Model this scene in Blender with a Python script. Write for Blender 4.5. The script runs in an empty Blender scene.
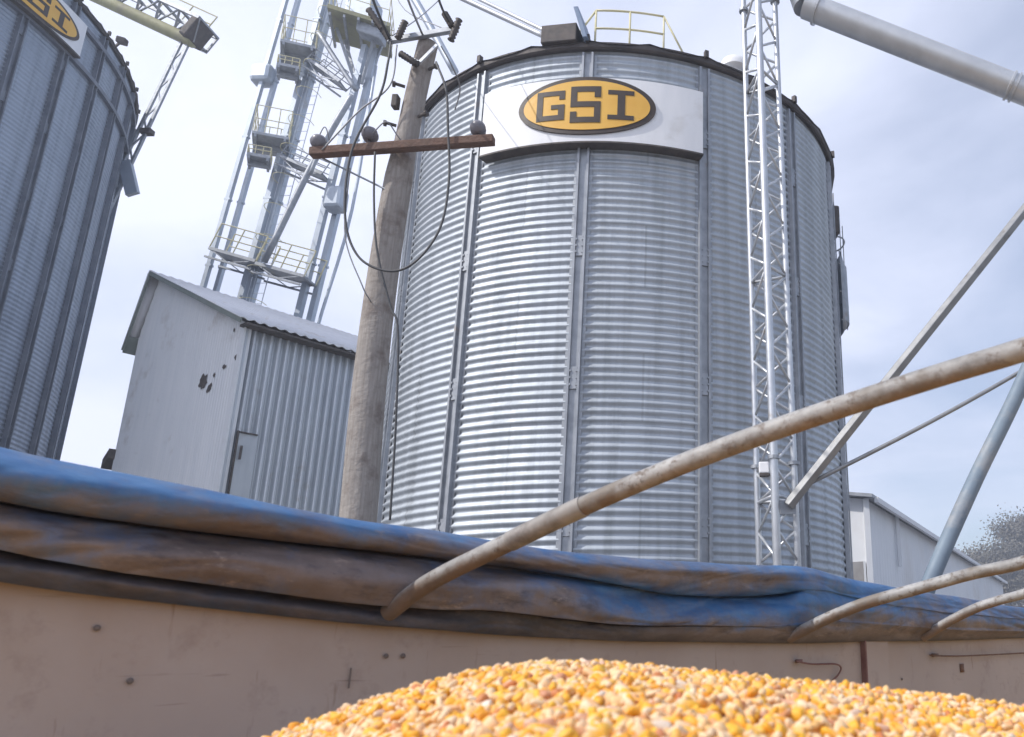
import bpy, bmesh, math, random
import numpy as np
from mathutils import Vector, Matrix, noise
random.seed(7); rng = np.random.default_rng(7)
PI = math.pi
S = bpy.context.scene
COL = S.collection
# ---------------------------------------------------------------- camera
EYE = 3.3                       # eye height, standing in the grain trailer
FPX, PXX, PXY, PITCH, ROLL = 811.6, 750.9, 407.5, 0.284, -0.018
cp, sp = math.cos(PITCH), math.sin(PITCH)
fw = Vector((0, cp, sp)); _r = Vector((1, 0, 0)); _u = Vector((0, -sp, cp))
cr = math.cos(ROLL) * _r + math.sin(ROLL) * _u
cu = -math.sin(ROLL) * _r + math.cos(ROLL) * _u
cd = bpy.data.cameras.new('camera'); cam = bpy.data.objects.new('camera', cd); COL.objects.link(cam)
M = Matrix((cr, cu, -fw)).transposed().to_4x4(); M.translation = Vector((0, 0, EYE)); cam.matrix_world = M
cd.sensor_width = 36; cd.lens = FPX / 1024 * 36
cd.shift_x = -(PXX - 512) / 1024; cd.shift_y = (PXY - 368.5) / 1024
cd.clip_start = 0.05; cd.clip_end = 5000
cd.dof.use_dof = True; cd.dof.focus_distance = 9.0; cd.dof.aperture_fstop = 7.5
S.camera = cam
# ---------------------------------------------------------------- light
HAZE = 0.0032
SUN_AZ, SUN_EL = math.radians(-118), math.radians(46)      # azimuth from +Y towards +X
W = bpy.data.worlds.new('World'); S.world = W; W.use_nodes = True
nt = W.node_tree; nt.nodes.clear()
def N(t, ty, **kw):
    n = t.nodes.new(ty)
    for k, v in kw.items(): setattr(n, k, v)
    return n
out = N(nt, 'ShaderNodeOutputWorld'); bg = N(nt, 'ShaderNodeBackground'); bg.inputs[1].default_value = 0.15
sky = N(nt, 'ShaderNodeTexSky', sky_type='NISHITA'); sky.sun_disc = False
sky.sun_elevation = SUN_EL; sky.sun_rotation = SUN_AZ; sky.altitude = 200; sky.air_density = 1.0; sky.dust_density = 2.0; sky.ozone_density = 1.6
tc = N(nt, 'ShaderNodeTexCoord'); sx = N(nt, 'ShaderNodeSeparateXYZ'); nt.links.new(tc.outputs['Generated'], sx.inputs[0])
az = N(nt, 'ShaderNodeMath', operation='ADD'); az.inputs[1].default_value = 0.35; nt.links.new(sx.outputs['Z'], az.inputs[0])
dv = N(nt, 'ShaderNodeVectorMath', operation='DIVIDE'); cmb = N(nt, 'ShaderNodeCombineXYZ')
for i in range(3): nt.links.new(az.outputs[0], cmb.inputs[i])
nt.links.new(tc.outputs['Generated'], dv.inputs[0]); nt.links.new(cmb.outputs[0], dv.inputs[1])
mp = N(nt, 'ShaderNodeMapping'); mp.inputs['Scale'].default_value = (1.0, 1.3, 1); mp.inputs['Location'].default_value = (0.35, 0.2, 0); mp.inputs['Rotation'].default_value = (0, 0, 0.6)
nt.links.new(dv.outputs[0], mp.inputs[0])
n1 = N(nt, 'ShaderNodeTexNoise'); n1.inputs['Scale'].default_value = 1.6; n1.inputs['Detail'].default_value = 7; n1.inputs['Roughness'].default_value = 0.52; n1.inputs['Distortion'].default_value = 0.4
nt.links.new(mp.outputs[0], n1.inputs['Vector'])
# the cloud sheet is thickest towards the sun (left) and low down
lx = N(nt, 'ShaderNodeMath', operation='MULTIPLY_ADD'); lx.inputs[1].default_value = -0.30; lx.inputs[2].default_value = 0.0
nt.links.new(sx.outputs['X'], lx.inputs[0])
ad = N(nt, 'ShaderNodeMath', operation='ADD'); nt.links.new(n1.outputs['Fac'], ad.inputs[0]); nt.links.new(lx.outputs[0], ad.inputs[1])
lz = N(nt, 'ShaderNodeMath', operation='MULTIPLY_ADD'); lz.inputs[1].default_value = -0.18; lz.inputs[2].default_value = 0.05
nt.links.new(sx.outputs['Z'], lz.inputs[0]); ad2 = N(nt, 'ShaderNodeMath', operation='ADD'); nt.links.new(ad.outputs[0], ad2.inputs[0]); nt.links.new(lz.outputs[0], ad2.inputs[1])
rp = N(nt, 'ShaderNodeValToRGB'); rp.color_ramp.elements[0].position = 0.26; rp.color_ramp.elements[0].color = (0.3, 0.3, 0.3, 1); rp.color_ramp.elements[1].position = 0.70; rp.color_ramp.elements[1].color = (0.97, 0.97, 0.97, 1)
nt.links.new(ad2.outputs[0], rp.inputs[0])
mx = N(nt, 'ShaderNodeMix', data_type='RGBA'); mx.inputs['B'].default_value = (6.3, 6.6, 7.9, 1)
nt.links.new(rp.outputs[0], mx.inputs['Factor']); nt.links.new(sky.outputs[0], mx.inputs['A']); nt.links.new(mx.outputs['Result'], bg.inputs[0]); nt.links.new(bg.outputs[0], out.inputs[0])
sl = bpy.data.lights.new('sun', 'SUN'); sl.energy = 3.1; sl.angle = math.radians(0.6); sl.color = (1.0, 0.955, 0.89)
so = bpy.data.objects.new('sun', sl); COL.objects.link(so)
sd = Vector((math.sin(SUN_AZ) * math.cos(SUN_EL), math.cos(SUN_AZ) * math.cos(SUN_EL), math.sin(SUN_EL)))
so.rotation_euler = sd.to_track_quat('Z', 'Y').to_euler(); so.location = (-20, 0, 40)
S.view_settings.view_transform = 'Standard'; S.view_settings.look = 'None'; S.view_settings.gamma = 1; S.view_settings.exposure = 0.22
S.render.engine = 'CYCLES'; S.cycles.use_denoising = True; S.cycles.max_bounces = 6; S.cycles.transparent_max_bounces = 8
# ---------------------------------------------------------------- surveying helpers
def ray(x, y):
    d = fw * FPX + cr * (x - PXX) - cu * (y - PXY)
    return d / d.y
def at(x, y, Y): return Vector((0, 0, EYE)) + ray(x, y) * Y          # the point seen at x, y that stands Y metres ahead
def on_plane(x, y, p0, n):
    d = ray(x, y); e = Vector((0, 0, EYE)); return e + d * ((p0 - e).dot(n) / d.dot(n))
def V(*a): return Vector(a)
# ---------------------------------------------------------------- materials
def new_mat(name):
    m = bpy.data.materials.new(name); m.use_nodes = True
    t = m.node_tree; b = t.nodes['Principled BSDF']; return m, t, b
def ramp(t, stops):
    r = N(t, 'ShaderNodeValToRGB'); e = r.color_ramp.elements
    while len(e) < len(stops): e.new(0.5)
    for i, (p, c) in enumerate(stops): e[i].position = p; e[i].color = (*c, 1)
    return r
def mixc(t, fac, a, b, mode='MIX'):
    m = N(t, 'ShaderNodeMix', data_type='RGBA', blend_type=mode)
    for k, v in (('Factor', fac), ('A', a), ('B', b)):
        if hasattr(v, 'is_linked') or hasattr(v, 'links'): t.links.new(v, m.inputs[k])
        elif isinstance(v, (int, float)): m.inputs[k].default_value = v
        else: m.inputs[k].default_value = (*v, 1)
    return m.outputs['Result']
def noise_fac(t, scale, detail=4, rough=0.55, stretch=(1, 1, 1), coord='Object', lo=0.3, hi=0.7):
    c = N(t, 'ShaderNodeTexCoord'); m = N(t, 'ShaderNodeMapping'); m.inputs['Scale'].default_value = stretch
    t.links.new(c.outputs[coord], m.inputs[0])
    n = N(t, 'ShaderNodeTexNoise'); n.inputs['Scale'].default_value = scale; n.inputs['Detail'].default_value = detail; n.inputs['Roughness'].default_value = rough
    t.links.new(m.outputs[0], n.inputs['Vector'])
    r = N(t, 'ShaderNodeMapRange'); r.inputs['From Min'].default_value = lo; r.inputs['From Max'].default_value = hi
    t.links.new(n.outputs['Fac'], r.inputs['Value']); return r.outputs['Result']
def bump(t, b, h, strength=0.3, dist=0.01):
    bn = N(t, 'ShaderNodeBump'); bn.inputs['Strength'].default_value = strength; bn.inputs['Distance'].default_value = dist
    t.links.new(h, bn.inputs['Height']); t.links.new(bn.outputs[0], b.inputs['Normal'])
def mat(name, c1, c2, scale=6, rough=0.7, metal=0.0, c3=None, s3=2.0, lo3=0.55, hi3=0.7, stretch=(1, 1, 1), bmp=0.0, bscale=40):
    m, t, b = new_mat(name)
    col = mixc(t, noise_fac(t, scale, 5, stretch=stretch), c1, c2)
    if c3: col = mixc(t, noise_fac(t, s3, 6, 0.65, lo=lo3, hi=hi3), col, c3)
    t.links.new(col, b.inputs['Base Color'])
    r = N(t, 'ShaderNodeMapRange'); r.inputs['To Min'].default_value = rough - .07; r.inputs['To Max'].default_value = rough + .07
    t.links.new(noise_fac(t, scale * 2.3, 3), r.inputs['Value']); t.links.new(r.outputs[0], b.inputs['Roughness'])
    b.inputs['Metallic'].default_value = metal
    if bmp: bump(t, b, noise_fac(t, bscale, 4), bmp)
    return m
def galv_bin(name, c1, c2, nsheet, pitch_h, rust=0.5, metal=0.75, rough=0.42):
    # galvanised sheet: every curved sheet differs a little in tone, with dust streaks and a few rust marks
    m, t, b = new_mat(name); c = N(t, 'ShaderNodeTexCoord'); s = N(t, 'ShaderNodeSeparateXYZ'); t.links.new(c.outputs['Object'], s.inputs[0])
    a = N(t, 'ShaderNodeMath', operation='ARCTAN2'); t.links.new(s.outputs['Y'], a.inputs[0]); t.links.new(s.outputs['X'], a.inputs[1])
    zr = N(t, 'ShaderNodeMath', operation='MULTIPLY'); zr.inputs[1].default_value = 1 / pitch_h; t.links.new(s.outputs['Z'], zr.inputs[0])
    zf = N(t, 'ShaderNodeMath', operation='FLOOR'); t.links.new(zr.outputs[0], zf.inputs[0])
    stg = N(t, 'ShaderNodeMath', operation='MULTIPLY_ADD'); stg.inputs[1].default_value = nsheet / (2 * PI); t.links.new(a.outputs[0], stg.inputs[0])
    hf = N(t, 'ShaderNodeMath', operation='MULTIPLY'); hf.inputs[1].default_value = 0.5; t.links.new(zf.outputs[0], hf.inputs[0]); t.links.new(hf.outputs[0], stg.inputs[2])
    af = N(t, 'ShaderNodeMath', operation='FLOOR'); t.links.new(stg.outputs[0], af.inputs[0])
    cb = N(t, 'ShaderNodeCombineXYZ'); t.links.new(af.outputs[0], cb.inputs[0]); t.links.new(zf.outputs[0], cb.inputs[1])
    wn = N(t, 'ShaderNodeTexWhiteNoise', noise_dimensions='2D'); t.links.new(cb.outputs[0], wn.inputs['Vector'])
    col = mixc(t, wn.outputs['Value'], c1, c2)
    col = mixc(t, noise_fac(t, 1.1, 7, 0.65, stretch=(5, 5, .22), lo=.45, hi=.75), col, tuple(v * .68 for v in c1))
    col = mixc(t, noise_fac(t, 1.3, 8, 0.7, stretch=(5, 5, .6), lo=.73, hi=.86), col, (0.30 * rust + .1, 0.17 * rust + .08, 0.10 * rust + .06))
    # horizontal lap line of the rings, vertical lap line of the sheets
    fr = N(t, 'ShaderNodeMath', operation='FRACT'); t.links.new(zr.outputs[0], fr.inputs[0])
    lt = N(t, 'ShaderNodeMath', operation='LESS_THAN'); lt.inputs[1].default_value = 0.012; t.links.new(fr.outputs[0], lt.inputs[0])
    fa = N(t, 'ShaderNodeMath', operation='FRACT'); t.links.new(stg.outputs[0], fa.inputs[0])
    la = N(t, 'ShaderNodeMath', operation='LESS_THAN'); la.inputs[1].default_value = 0.008; t.links.new(fa.outputs[0], la.inputs[0])
    mxx = N(t, 'ShaderNodeMath', operation='MAXIMUM'); t.links.new(lt.outputs[0], mxx.inputs[0]); t.links.new(la.outputs[0], mxx.inputs[1])
    mf = N(t, 'ShaderNodeMath', operation='MULTIPLY'); mf.inputs[1].default_value = 0.3; t.links.new(mxx.outputs[0], mf.inputs[0])
    col = mixc(t, mf.outputs[0], col, tuple(v * .45 for v in c1))
    t.links.new(col, b.inputs['Base Color']); b.inputs['Metallic'].default_value = metal
    r = N(t, 'ShaderNodeMapRange'); r.inputs['To Min'].default_value = rough - .08; r.inputs['To Max'].default_value = rough + .1
    t.links.new(noise_fac(t, 7, 4), r.inputs['Value']); t.links.new(r.outputs[0], b.inputs['Roughness'])
    return m
G = {}
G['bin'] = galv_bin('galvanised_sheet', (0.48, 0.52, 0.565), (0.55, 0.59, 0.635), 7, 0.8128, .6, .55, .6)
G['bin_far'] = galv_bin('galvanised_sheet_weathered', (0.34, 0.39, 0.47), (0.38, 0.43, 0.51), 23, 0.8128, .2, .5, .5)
G['galv'] = mat('galvanised_steel', (0.55, 0.57, 0.6), (0.68, 0.7, 0.72), 9, .42, .7, (0.42, 0.38, 0.33), 3, .62, .8)
G['galv_dull'] = mat('dull_galvanised_steel', (0.3, 0.32, 0.35), (0.43, 0.45, 0.48), 7, .55, .6, (0.33, 0.26, 0.2), 3, .62, .8)
G['galv_far'] = mat('galvanised_leg_steel', (0.44, 0.49, 0.56), (0.53, 0.58, 0.64), 2, .5, .5, (0.36, 0.33, 0.3), 1, .6, .8)
G['post_dark'] = mat('dark_bin_post_steel', (0.16, 0.18, 0.22), (0.24, 0.26, 0.3), 3, .6, .3)
G['strut'] = mat('dirty_strut_steel', (0.26, 0.265, 0.27), (0.36, 0.365, 0.37), 6, .4, .6, (0.16, 0.13, 0.11), 5, .6, .75)
G['sleeve'] = mat('worn_sleeve_steel', (0.25, 0.235, 0.22), (0.36, 0.34, 0.32), 14, .6, .1, (0.14, 0.12, 0.11), 9, .5, .7)
G['dark_steel'] = mat('dark_weathered_steel', (0.07, 0.065, 0.065), (0.13, 0.11, 0.10), 8, .7, .2)
G['eave'] = mat('eave_trim_steel', (0.06, 0.055, 0.055), (0.11, 0.095, 0.09), 5, .65, .3)
G['white'] = mat('white_painted_metal', (0.78, 0.79, 0.81), (0.86, 0.86, 0.87), 2, .5, 0, (0.62, 0.6, 0.57), 1.6, .6, .85, stretch=(3, 3, .6))
G['white_far'] = mat('white_building_sheet', (0.68, 0.7, 0.73), (0.78, 0.79, 0.81), .6, .7, 0, (0.5, 0.48, 0.46), .3, .5, .8)
G['yellow'] = mat('sign_yellow_paint', (0.78, 0.42, 0.06), (0.84, 0.50, 0.09), 3, .45, 0, (0.66, 0.42, 0.14), 2, .6, .8)
G['black'] = mat('sign_dark_brown_paint', (0.035, 0.025, 0.02), (0.06, 0.04, 0.03), 6, .5)
G['rail'] = mat('faded_yellow_rail_paint', (0.62, 0.56, 0.3), (0.7, 0.66, 0.48), 5, .6)
G['platform'] = mat('olive_yellow_platform_paint', (0.27, 0.26, 0.14), (0.36, 0.345, 0.2), 4, .7, 0, (0.2, 0.18, 0.14), 2, .5, .7)
G['wood'] = mat('weathered_pole_wood', (0.27, 0.24, 0.215), (0.38, 0.345, 0.315), 9, .9, 0, (0.20, 0.165, 0.145), 5, .5, .68, stretch=(6, 6, .35), bmp=.6, bscale=14)
G['arm'] = mat('crossarm_wood', (0.13, 0.075, 0.055), (0.2, 0.125, 0.095), 9, .9, 0, (0.13, 0.09, 0.07), 4, .5, .7, stretch=(1, 5, 5), bmp=.4)
G['insul'] = mat('dark_glazed_porcelain', (0.16, 0.15, 0.17), (0.24, 0.23, 0.25), 5, .3)
G['cable'] = mat('black_cable_rubber', (0.06, 0.06, 0.065), (0.1, 0.1, 0.1), 6, .6)
G['wire'] = mat('grey_wire', (0.25, 0.25, 0.26), (0.35, 0.35, 0.36), 6, .5, .4)
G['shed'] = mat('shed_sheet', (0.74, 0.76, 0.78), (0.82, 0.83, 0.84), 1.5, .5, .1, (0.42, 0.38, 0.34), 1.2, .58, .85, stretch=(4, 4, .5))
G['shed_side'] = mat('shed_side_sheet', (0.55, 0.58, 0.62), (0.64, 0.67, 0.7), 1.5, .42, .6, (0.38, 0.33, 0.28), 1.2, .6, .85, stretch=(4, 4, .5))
G['shed_roof'] = mat('shed_roof_sheet', (0.66, 0.66, 0.68), (0.76, 0.76, 0.77), 2, .5, .3, (0.5, 0.45, 0.4), 2, .55, .8)
G['green'] = mat('green_grey_fascia', (0.17, 0.2, 0.18), (0.24, 0.27, 0.25), 3, .6, .1)
G['hole'] = mat('torn_sheet_dark', (0.05, 0.045, 0.045), (0.12, 0.10, 0.09), 9, .9)
G['tube'] = mat('light_grey_tube', (0.52, 0.53, 0.54), (0.64, 0.65, 0.66), 4, .4, .55, (0.42, 0.40, 0.37), 3, .6, .8)
G['bluepipe'] = mat('blue_grey_painted_pipe', (0.16, 0.21, 0.27), (0.22, 0.28, 0.34), 3, .6, .05, (0.36, 0.36, 0.36), 2, .55, .75)
G['hatch'] = mat('blue_hatch_lid', (0.12, 0.18, 0.3), (0.2, 0.27, 0.38), 3, .5)
G['ground'] = mat('dusty_gravel_yard', (0.2, 0.195, 0.19), (0.28, 0.27, 0.265), .3, .95, 0, (0.2, 0.17, 0.14), 3, .5, .7, bmp=.5, bscale=25)
G['rubber'] = mat('tyre_rubber', (0.03, 0.03, 0.03), (0.06, 0.055, 0.05), 6, .85)
G['chassis'] = mat('chassis_paint', (0.12, 0.1, 0.1), (0.2, 0.17, 0.15), 4, .7)
G['bark'] = mat('tree_bark', (0.14, 0.11, 0.09), (0.22, 0.18, 0.15), 6, .95)
G['leaf'] = mat('dry_leaf', (0.15, 0.14, 0.11), (0.22, 0.2, 0.165), .3, .8)
G['opening'] = mat('door_opening_sheet', (0.25, 0.24, 0.24), (0.36, 0.35, 0.35), 2, .8)
# trailer wall paint: beige with brown dust clinging under the rim and scratches lower down
m, t, b = new_mat('beige_trailer_paint'); G['twall'] = m
c = N(t, 'ShaderNodeTexCoord'); s_ = N(t, 'ShaderNodeSeparateXYZ'); t.links.new(c.outputs['Object'], s_.inputs[0])
mr = N(t, 'ShaderNodeMapRange'); mr.inputs['From Min'].default_value = 3.12; mr.inputs['From Max'].default_value = 3.46; t.links.new(s_.outputs['Z'], mr.inputs['Value'])
mm = N(t, 'ShaderNodeMath', operation='MULTIPLY'); t.links.new(mr.outputs[0], mm.inputs[0]); t.links.new(noise_fac(t, 3, 6, .6, lo=.2, hi=.75), mm.inputs[1])
base = mixc(t, noise_fac(t, 2, 5), (0.375, 0.325, 0.305), (0.43, 0.375, 0.35))
base = mixc(t, noise_fac(t, 9, 6, .7, stretch=(1, 1, 1), lo=.55, hi=.75), base, (0.30, 0.25, 0.235))
base = mixc(t, noise_fac(t, 28, 4, .7, stretch=(1, 1, .12), lo=.64, hi=.78), base, (0.22, 0.16, 0.13))
base = mixc(t, noise_fac(t, 60, 3, .7, stretch=(.06, .06, 1), lo=.66, hi=.76), base, (0.22, 0.18, 0.17))
base = mixc(t, noise_fac(t, 7, 8, .8, lo=.62, hi=.72), base, (0.47, 0.41, 0.38))
base = mixc(t, mm.outputs[0], base, (0.30, 0.21, 0.15))
t.links.new(base, b.inputs['Base Color']); b.inputs['Roughness'].default_value = .75; bump(t, b, noise_fac(t, 12, 5), .12)
# tarp: blue vinyl, dust by the 'dust' attribute broken up by noise
m, t, b = new_mat('blue_vinyl_tarp'); G['tarp'] = m
an = N(t, 'ShaderNodeAttribute', attribute_name='dust')
nf = noise_fac(t, 9, 8, .68, lo=.25, hi=.75)
sm = N(t, 'ShaderNodeMath', operation='ADD'); t.links.new(an.outputs['Fac'], sm.inputs[0]); t.links.new(nf, sm.inputs[1])
mr = N(t, 'ShaderNodeMapRange'); mr.inputs['From Min'].default_value = .5; mr.inputs['From Max'].default_value = 1.28; mr.inputs['To Max'].default_value = .95; t.links.new(sm.outputs[0], mr.inputs['Value'])
blue = mixc(t, noise_fac(t, 14, 5, .6), (0.03, 0.115, 0.29), (0.075, 0.185, 0.36))
dust = mixc(t, noise_fac(t, 5, 6, .7, lo=.35, hi=.7), (0.225, 0.185, 0.175), (0.13, 0.092, 0.07))
col = mixc(t, mr.outputs[0], blue, dust)
fa_ = N(t, 'ShaderNodeAttribute', attribute_name='fold')
def fold_noise(sc, det, ro, lo, hi, wet=True):
    n = N(t, 'ShaderNodeTexNoise'); n.inputs['Scale'].default_value = sc; n.inputs['Detail'].default_value = det; n.inputs['Roughness'].default_value = ro; t.links.new(fa_.outputs['Vector'], n.inputs['Vector'])
    r = N(t, 'ShaderNodeMapRange'); r.inputs['From Min'].default_value = lo; r.inputs['From Max'].default_value = hi; t.links.new(n.outputs['Fac'], r.inputs['Value'])
    if not wet: return r.outputs['Result']
    w_ = N(t, 'ShaderNodeMath', operation='MULTIPLY_ADD', use_clamp=True); w_.inputs[1].default_value = 1.5; w_.inputs[2].default_value = .02; t.links.new(an.outputs['Fac'], w_.inputs[0])
    p_ = N(t, 'ShaderNodeMath', operation='MULTIPLY'); t.links.new(w_.outputs[0], p_.inputs[0]); t.links.new(r.outputs['Result'], p_.inputs[1]); return p_.outputs[0]
col = mixc(t, fold_noise(3, 8, .7, .52, .66), col, (0.075, 0.065, 0.075))
col = mixc(t, fold_noise(5.3, 8, .75, .58, .7), col, (0.33, 0.27, 0.235))
col = mixc(t, fold_noise(9, 5, .8, .66, .72), col, (0.04, 0.04, 0.055))
t.links.new(col, b.inputs['Base Color']); b.inputs['Roughness'].default_value = .55
gr = N(t, 'ShaderNodeAttribute', attribute_name='fold_shade')
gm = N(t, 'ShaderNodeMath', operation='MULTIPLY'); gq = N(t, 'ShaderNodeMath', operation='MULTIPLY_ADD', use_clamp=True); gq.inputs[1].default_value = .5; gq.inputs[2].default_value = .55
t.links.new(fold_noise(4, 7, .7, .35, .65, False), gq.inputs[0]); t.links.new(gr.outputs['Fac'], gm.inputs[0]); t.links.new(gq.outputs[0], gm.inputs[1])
col = mixc(t, gm.outputs[0], col, (0.035, 0.034, 0.042)); t.links.new(col, b.inputs['Base Color'])  # near-black shade painted into the colour of the lower hem and fold creases
vo = N(t, 'ShaderNodeTexVoronoi', feature='DISTANCE_TO_EDGE'); vo.inputs['Scale'].default_value = 1.1; t.links.new(fa_.outputs['Vector'], vo.inputs['Vector'])
nz = N(t, 'ShaderNodeTexNoise'); nz.inputs['Scale'].default_value = 3; nz.inputs['Detail'].default_value = 4; t.links.new(fa_.outputs['Vector'], nz.inputs['Vector'])
wv = N(t, 'ShaderNodeVectorMath', operation='MULTIPLY_ADD'); wv.inputs[1].default_value = (1.2, 1.2, 1.2); t.links.new(nz.outputs['Color'], wv.inputs[0]); t.links.new(fa_.outputs['Vector'], wv.inputs[2]); t.links.new(wv.outputs[0], vo.inputs['Vector'])
cr_ = N(t, 'ShaderNodeMapRange'); cr_.inputs['From Max'].default_value = .16; t.links.new(vo.outputs['Distance'], cr_.inputs['Value'])
hs = N(t, 'ShaderNodeMath', operation='MULTIPLY_ADD'); hs.inputs[1].default_value = .55; t.links.new(fold_noise(6, 9, .72, .25, .75, False), hs.inputs[0]); t.links.new(cr_.outputs[0], hs.inputs[2])
bump(t, b, hs.outputs[0], .28, .004)
# bow pipe: pale dusty galvanising above, rust below (real wear, tied to the pipe's own underside)
m, t, b = new_mat('dusty_rusty_bow_pipe'); G['bow'] = m
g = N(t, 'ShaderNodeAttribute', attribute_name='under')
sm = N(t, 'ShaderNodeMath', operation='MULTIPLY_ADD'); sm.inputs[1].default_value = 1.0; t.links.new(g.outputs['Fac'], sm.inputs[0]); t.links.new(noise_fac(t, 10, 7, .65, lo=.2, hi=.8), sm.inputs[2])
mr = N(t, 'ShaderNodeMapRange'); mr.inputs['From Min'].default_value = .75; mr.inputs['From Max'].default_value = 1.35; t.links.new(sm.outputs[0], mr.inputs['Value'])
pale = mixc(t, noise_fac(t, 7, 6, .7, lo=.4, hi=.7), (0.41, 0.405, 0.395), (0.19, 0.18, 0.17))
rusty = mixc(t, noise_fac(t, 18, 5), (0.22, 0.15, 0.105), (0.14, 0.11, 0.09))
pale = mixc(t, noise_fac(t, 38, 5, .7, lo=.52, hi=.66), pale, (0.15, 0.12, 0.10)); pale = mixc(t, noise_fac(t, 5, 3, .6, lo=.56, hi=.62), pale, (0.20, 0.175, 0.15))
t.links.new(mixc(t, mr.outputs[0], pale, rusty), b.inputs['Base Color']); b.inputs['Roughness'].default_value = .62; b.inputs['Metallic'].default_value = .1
bump(t, b, noise_fac(t, 45, 5), .2, .004)
# corn kernels
m, t, b = new_mat('maize_kernel'); G['corn'] = m
g = N(t, 'ShaderNodeNewGeometry'); tip = N(t, 'ShaderNodeAttribute', attribute_name='tip')
rc = ramp(t, [(0, (0.76, 0.30, 0.02)), (.17, (0.82, 0.39, 0.025)), (.36, (0.84, 0.47, 0.04)), (.5, (0.82, 0.44, 0.12)), (.6, (0.82, 0.53, 0.24)), (.74, (0.83, 0.64, 0.42)), (.87, (0.80, 0.45, 0.20)), (.94, (0.52, 0.16, 0.045)), (1, (0.84, 0.72, 0.58))])
t.links.new(g.outputs['Random Per Island'], rc.inputs[0])
t.links.new(mixc(t, tip.outputs['Fac'], rc.outputs[0], (0.80, 0.62, 0.42)), b.inputs['Base Color']); b.inputs['Roughness'].default_value = .58
b.inputs['Subsurface Weight'].default_value = 0.0
G['cornbed'] = mat('maize_bed', (0.6, 0.33, 0.06), (0.7, 0.5, 0.25), 90, .7, bmp=.8, bscale=80)
# ---------------------------------------------------------------- mesh builder
class MB:
    def __init__(s): s.v = []; s.f = []; s.at = {}
    def add(s, vs, fs):
        n = len(s.v); s.v += [tuple(v) for v in vs]; s.f += [tuple(i + n for i in f) for f in fs]; return s
    def box(s, c, ax, ay, az):                       # centre and three half-axis vectors
        c = Vector(c); ax, ay, az = Vector(ax), Vector(ay), Vector(az)
        vs = [c + ax * i + ay * j + az * k for i in (-1, 1) for j in (-1, 1) for k in (-1, 1)]
        return s.add(vs, [(0, 1, 3, 2), (4, 6, 7, 5), (0, 4, 5, 1), (2, 3, 7, 6), (0, 2, 6, 4), (1, 5, 7, 3)])
    def bar(s, a, b_, w, h, up=(0, 0, 1)):           # rectangular bar between two points
        a, b_ = Vector(a), Vector(b_); d = (b_ - a); L = d.length; d.normalize()
        x = d.cross(Vector(up))
        if x.length < 1e-3: x = d.cross(Vector((1, 0, 0)))
        x.normalize(); y = x.cross(d)
        return s.box((a + b_) / 2, d * L / 2, x * w / 2, y * h / 2)
    def tube(s, pts, r, n=10, cap=True):
        pts = [Vector(p) for p in pts]; rs = r if hasattr(r, '__len__') else [r] * len(pts)
        o = len(s.v); up = Vector((0, 0, 1)); px = None
        for i, p in enumerate(pts):
            d = (pts[min(i + 1, len(pts) - 1)] - pts[max(i - 1, 0)]).normalized()
            if px is None:
                px = d.cross(up)
                if px.length < .05: px = d.cross(Vector((1, 0, 0)))
            px = (px - d * px.dot(d)).normalized(); py = d.cross(px)
            for k in range(n):
                a = 2 * PI * k / n; s.v.append(tuple(p + (px * math.cos(a) + py * math.sin(a)) * rs[i]))
        for i in range(len(pts) - 1):
            for k in range(n):
                k2 = (k + 1) % n; s.f.append((o + i * n + k, o + (i + 1) * n + k, o + (i + 1) * n + k2, o + i * n + k2))
        if cap:
            s.f.append(tuple(o + k for k in range(n))); e = o + (len(pts) - 1) * n; s.f.append(tuple(e + k for k in reversed(range(n))))
        return s
    def lathe(s, c, axis, prof, n=20):               # profile (radius, height along axis)
        c = Vector(c); a = Vector(axis).normalized(); x = a.orthogonal().normalized(); y = a.cross(x); o = len(s.v)
        for r, h in prof:
            for k in range(n):
                t_ = 2 * PI * k / n; s.v.append(tuple(c + a * h + (x * math.cos(t_) + y * math.sin(t_)) * r))
        for i in range(len(prof) - 1):
            for k in range(n):
                k2 = (k + 1) % n; s.f.append((o + i * n + k, o + i * n + k2, o + (i + 1) * n + k2, o + (i + 1) * n + k))
        s.f.append(tuple(o + k for k in reversed(range(n)))); e = o + (len(prof) - 1) * n; s.f.append(tuple(e + k for k in range(n)))
        return s
    def grid(s, P):                                  # rows of points
        o = len(s.v); nr, nc = len(P), len(P[0])
        for r_ in P: s.v += [tuple(q) for q in r_]
        for i in range(nr - 1):
            for j in range(nc - 1):
                a = o + i * nc + j; s.f.append((a, a + 1, a + nc + 1, a + nc))
        return s
    def build(s, name, m, parent=None, smooth=False, origin=None, bevel=0, solid=0, angle=None):
        me = bpy.data.meshes.new(name)
        off = Vector(origin) if origin is not None else None
        if parent is not None and off is None: off = parent.matrix_basis.translation if parent.type == 'EMPTY' else Vector((0, 0, 0))
        vs = s.v if off is None else [(v[0] - off.x, v[1] - off.y, v[2] - off.z) for v in s.v]
        me.from_pydata(vs, [], s.f); me.update()
        me.materials.append(G[m] if isinstance(m, str) else m)
        if smooth: me.shade_smooth()
        if angle: me.set_sharp_from_angle(angle=math.radians(angle))
        o = bpy.data.objects.new(name, me); COL.objects.link(o)
        if parent is not None:
            o.parent = parent
            if parent.type != 'EMPTY' or origin is not None: o.location = off - (parent.matrix_basis.translation if origin is not None else Vector((0, 0, 0))) if origin is not None else Vector((0, 0, 0))
        elif off is not None: o.location = off
        if solid:
            md = o.modifiers.new('solid', 'SOLIDIFY'); md.thickness = solid; md.offset = 0
        if bevel:
            md = o.modifiers.new('bevel', 'BEVEL'); md.width = bevel; md.segments = 2; md.limit_method = 'ANGLE'
        return o
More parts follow.
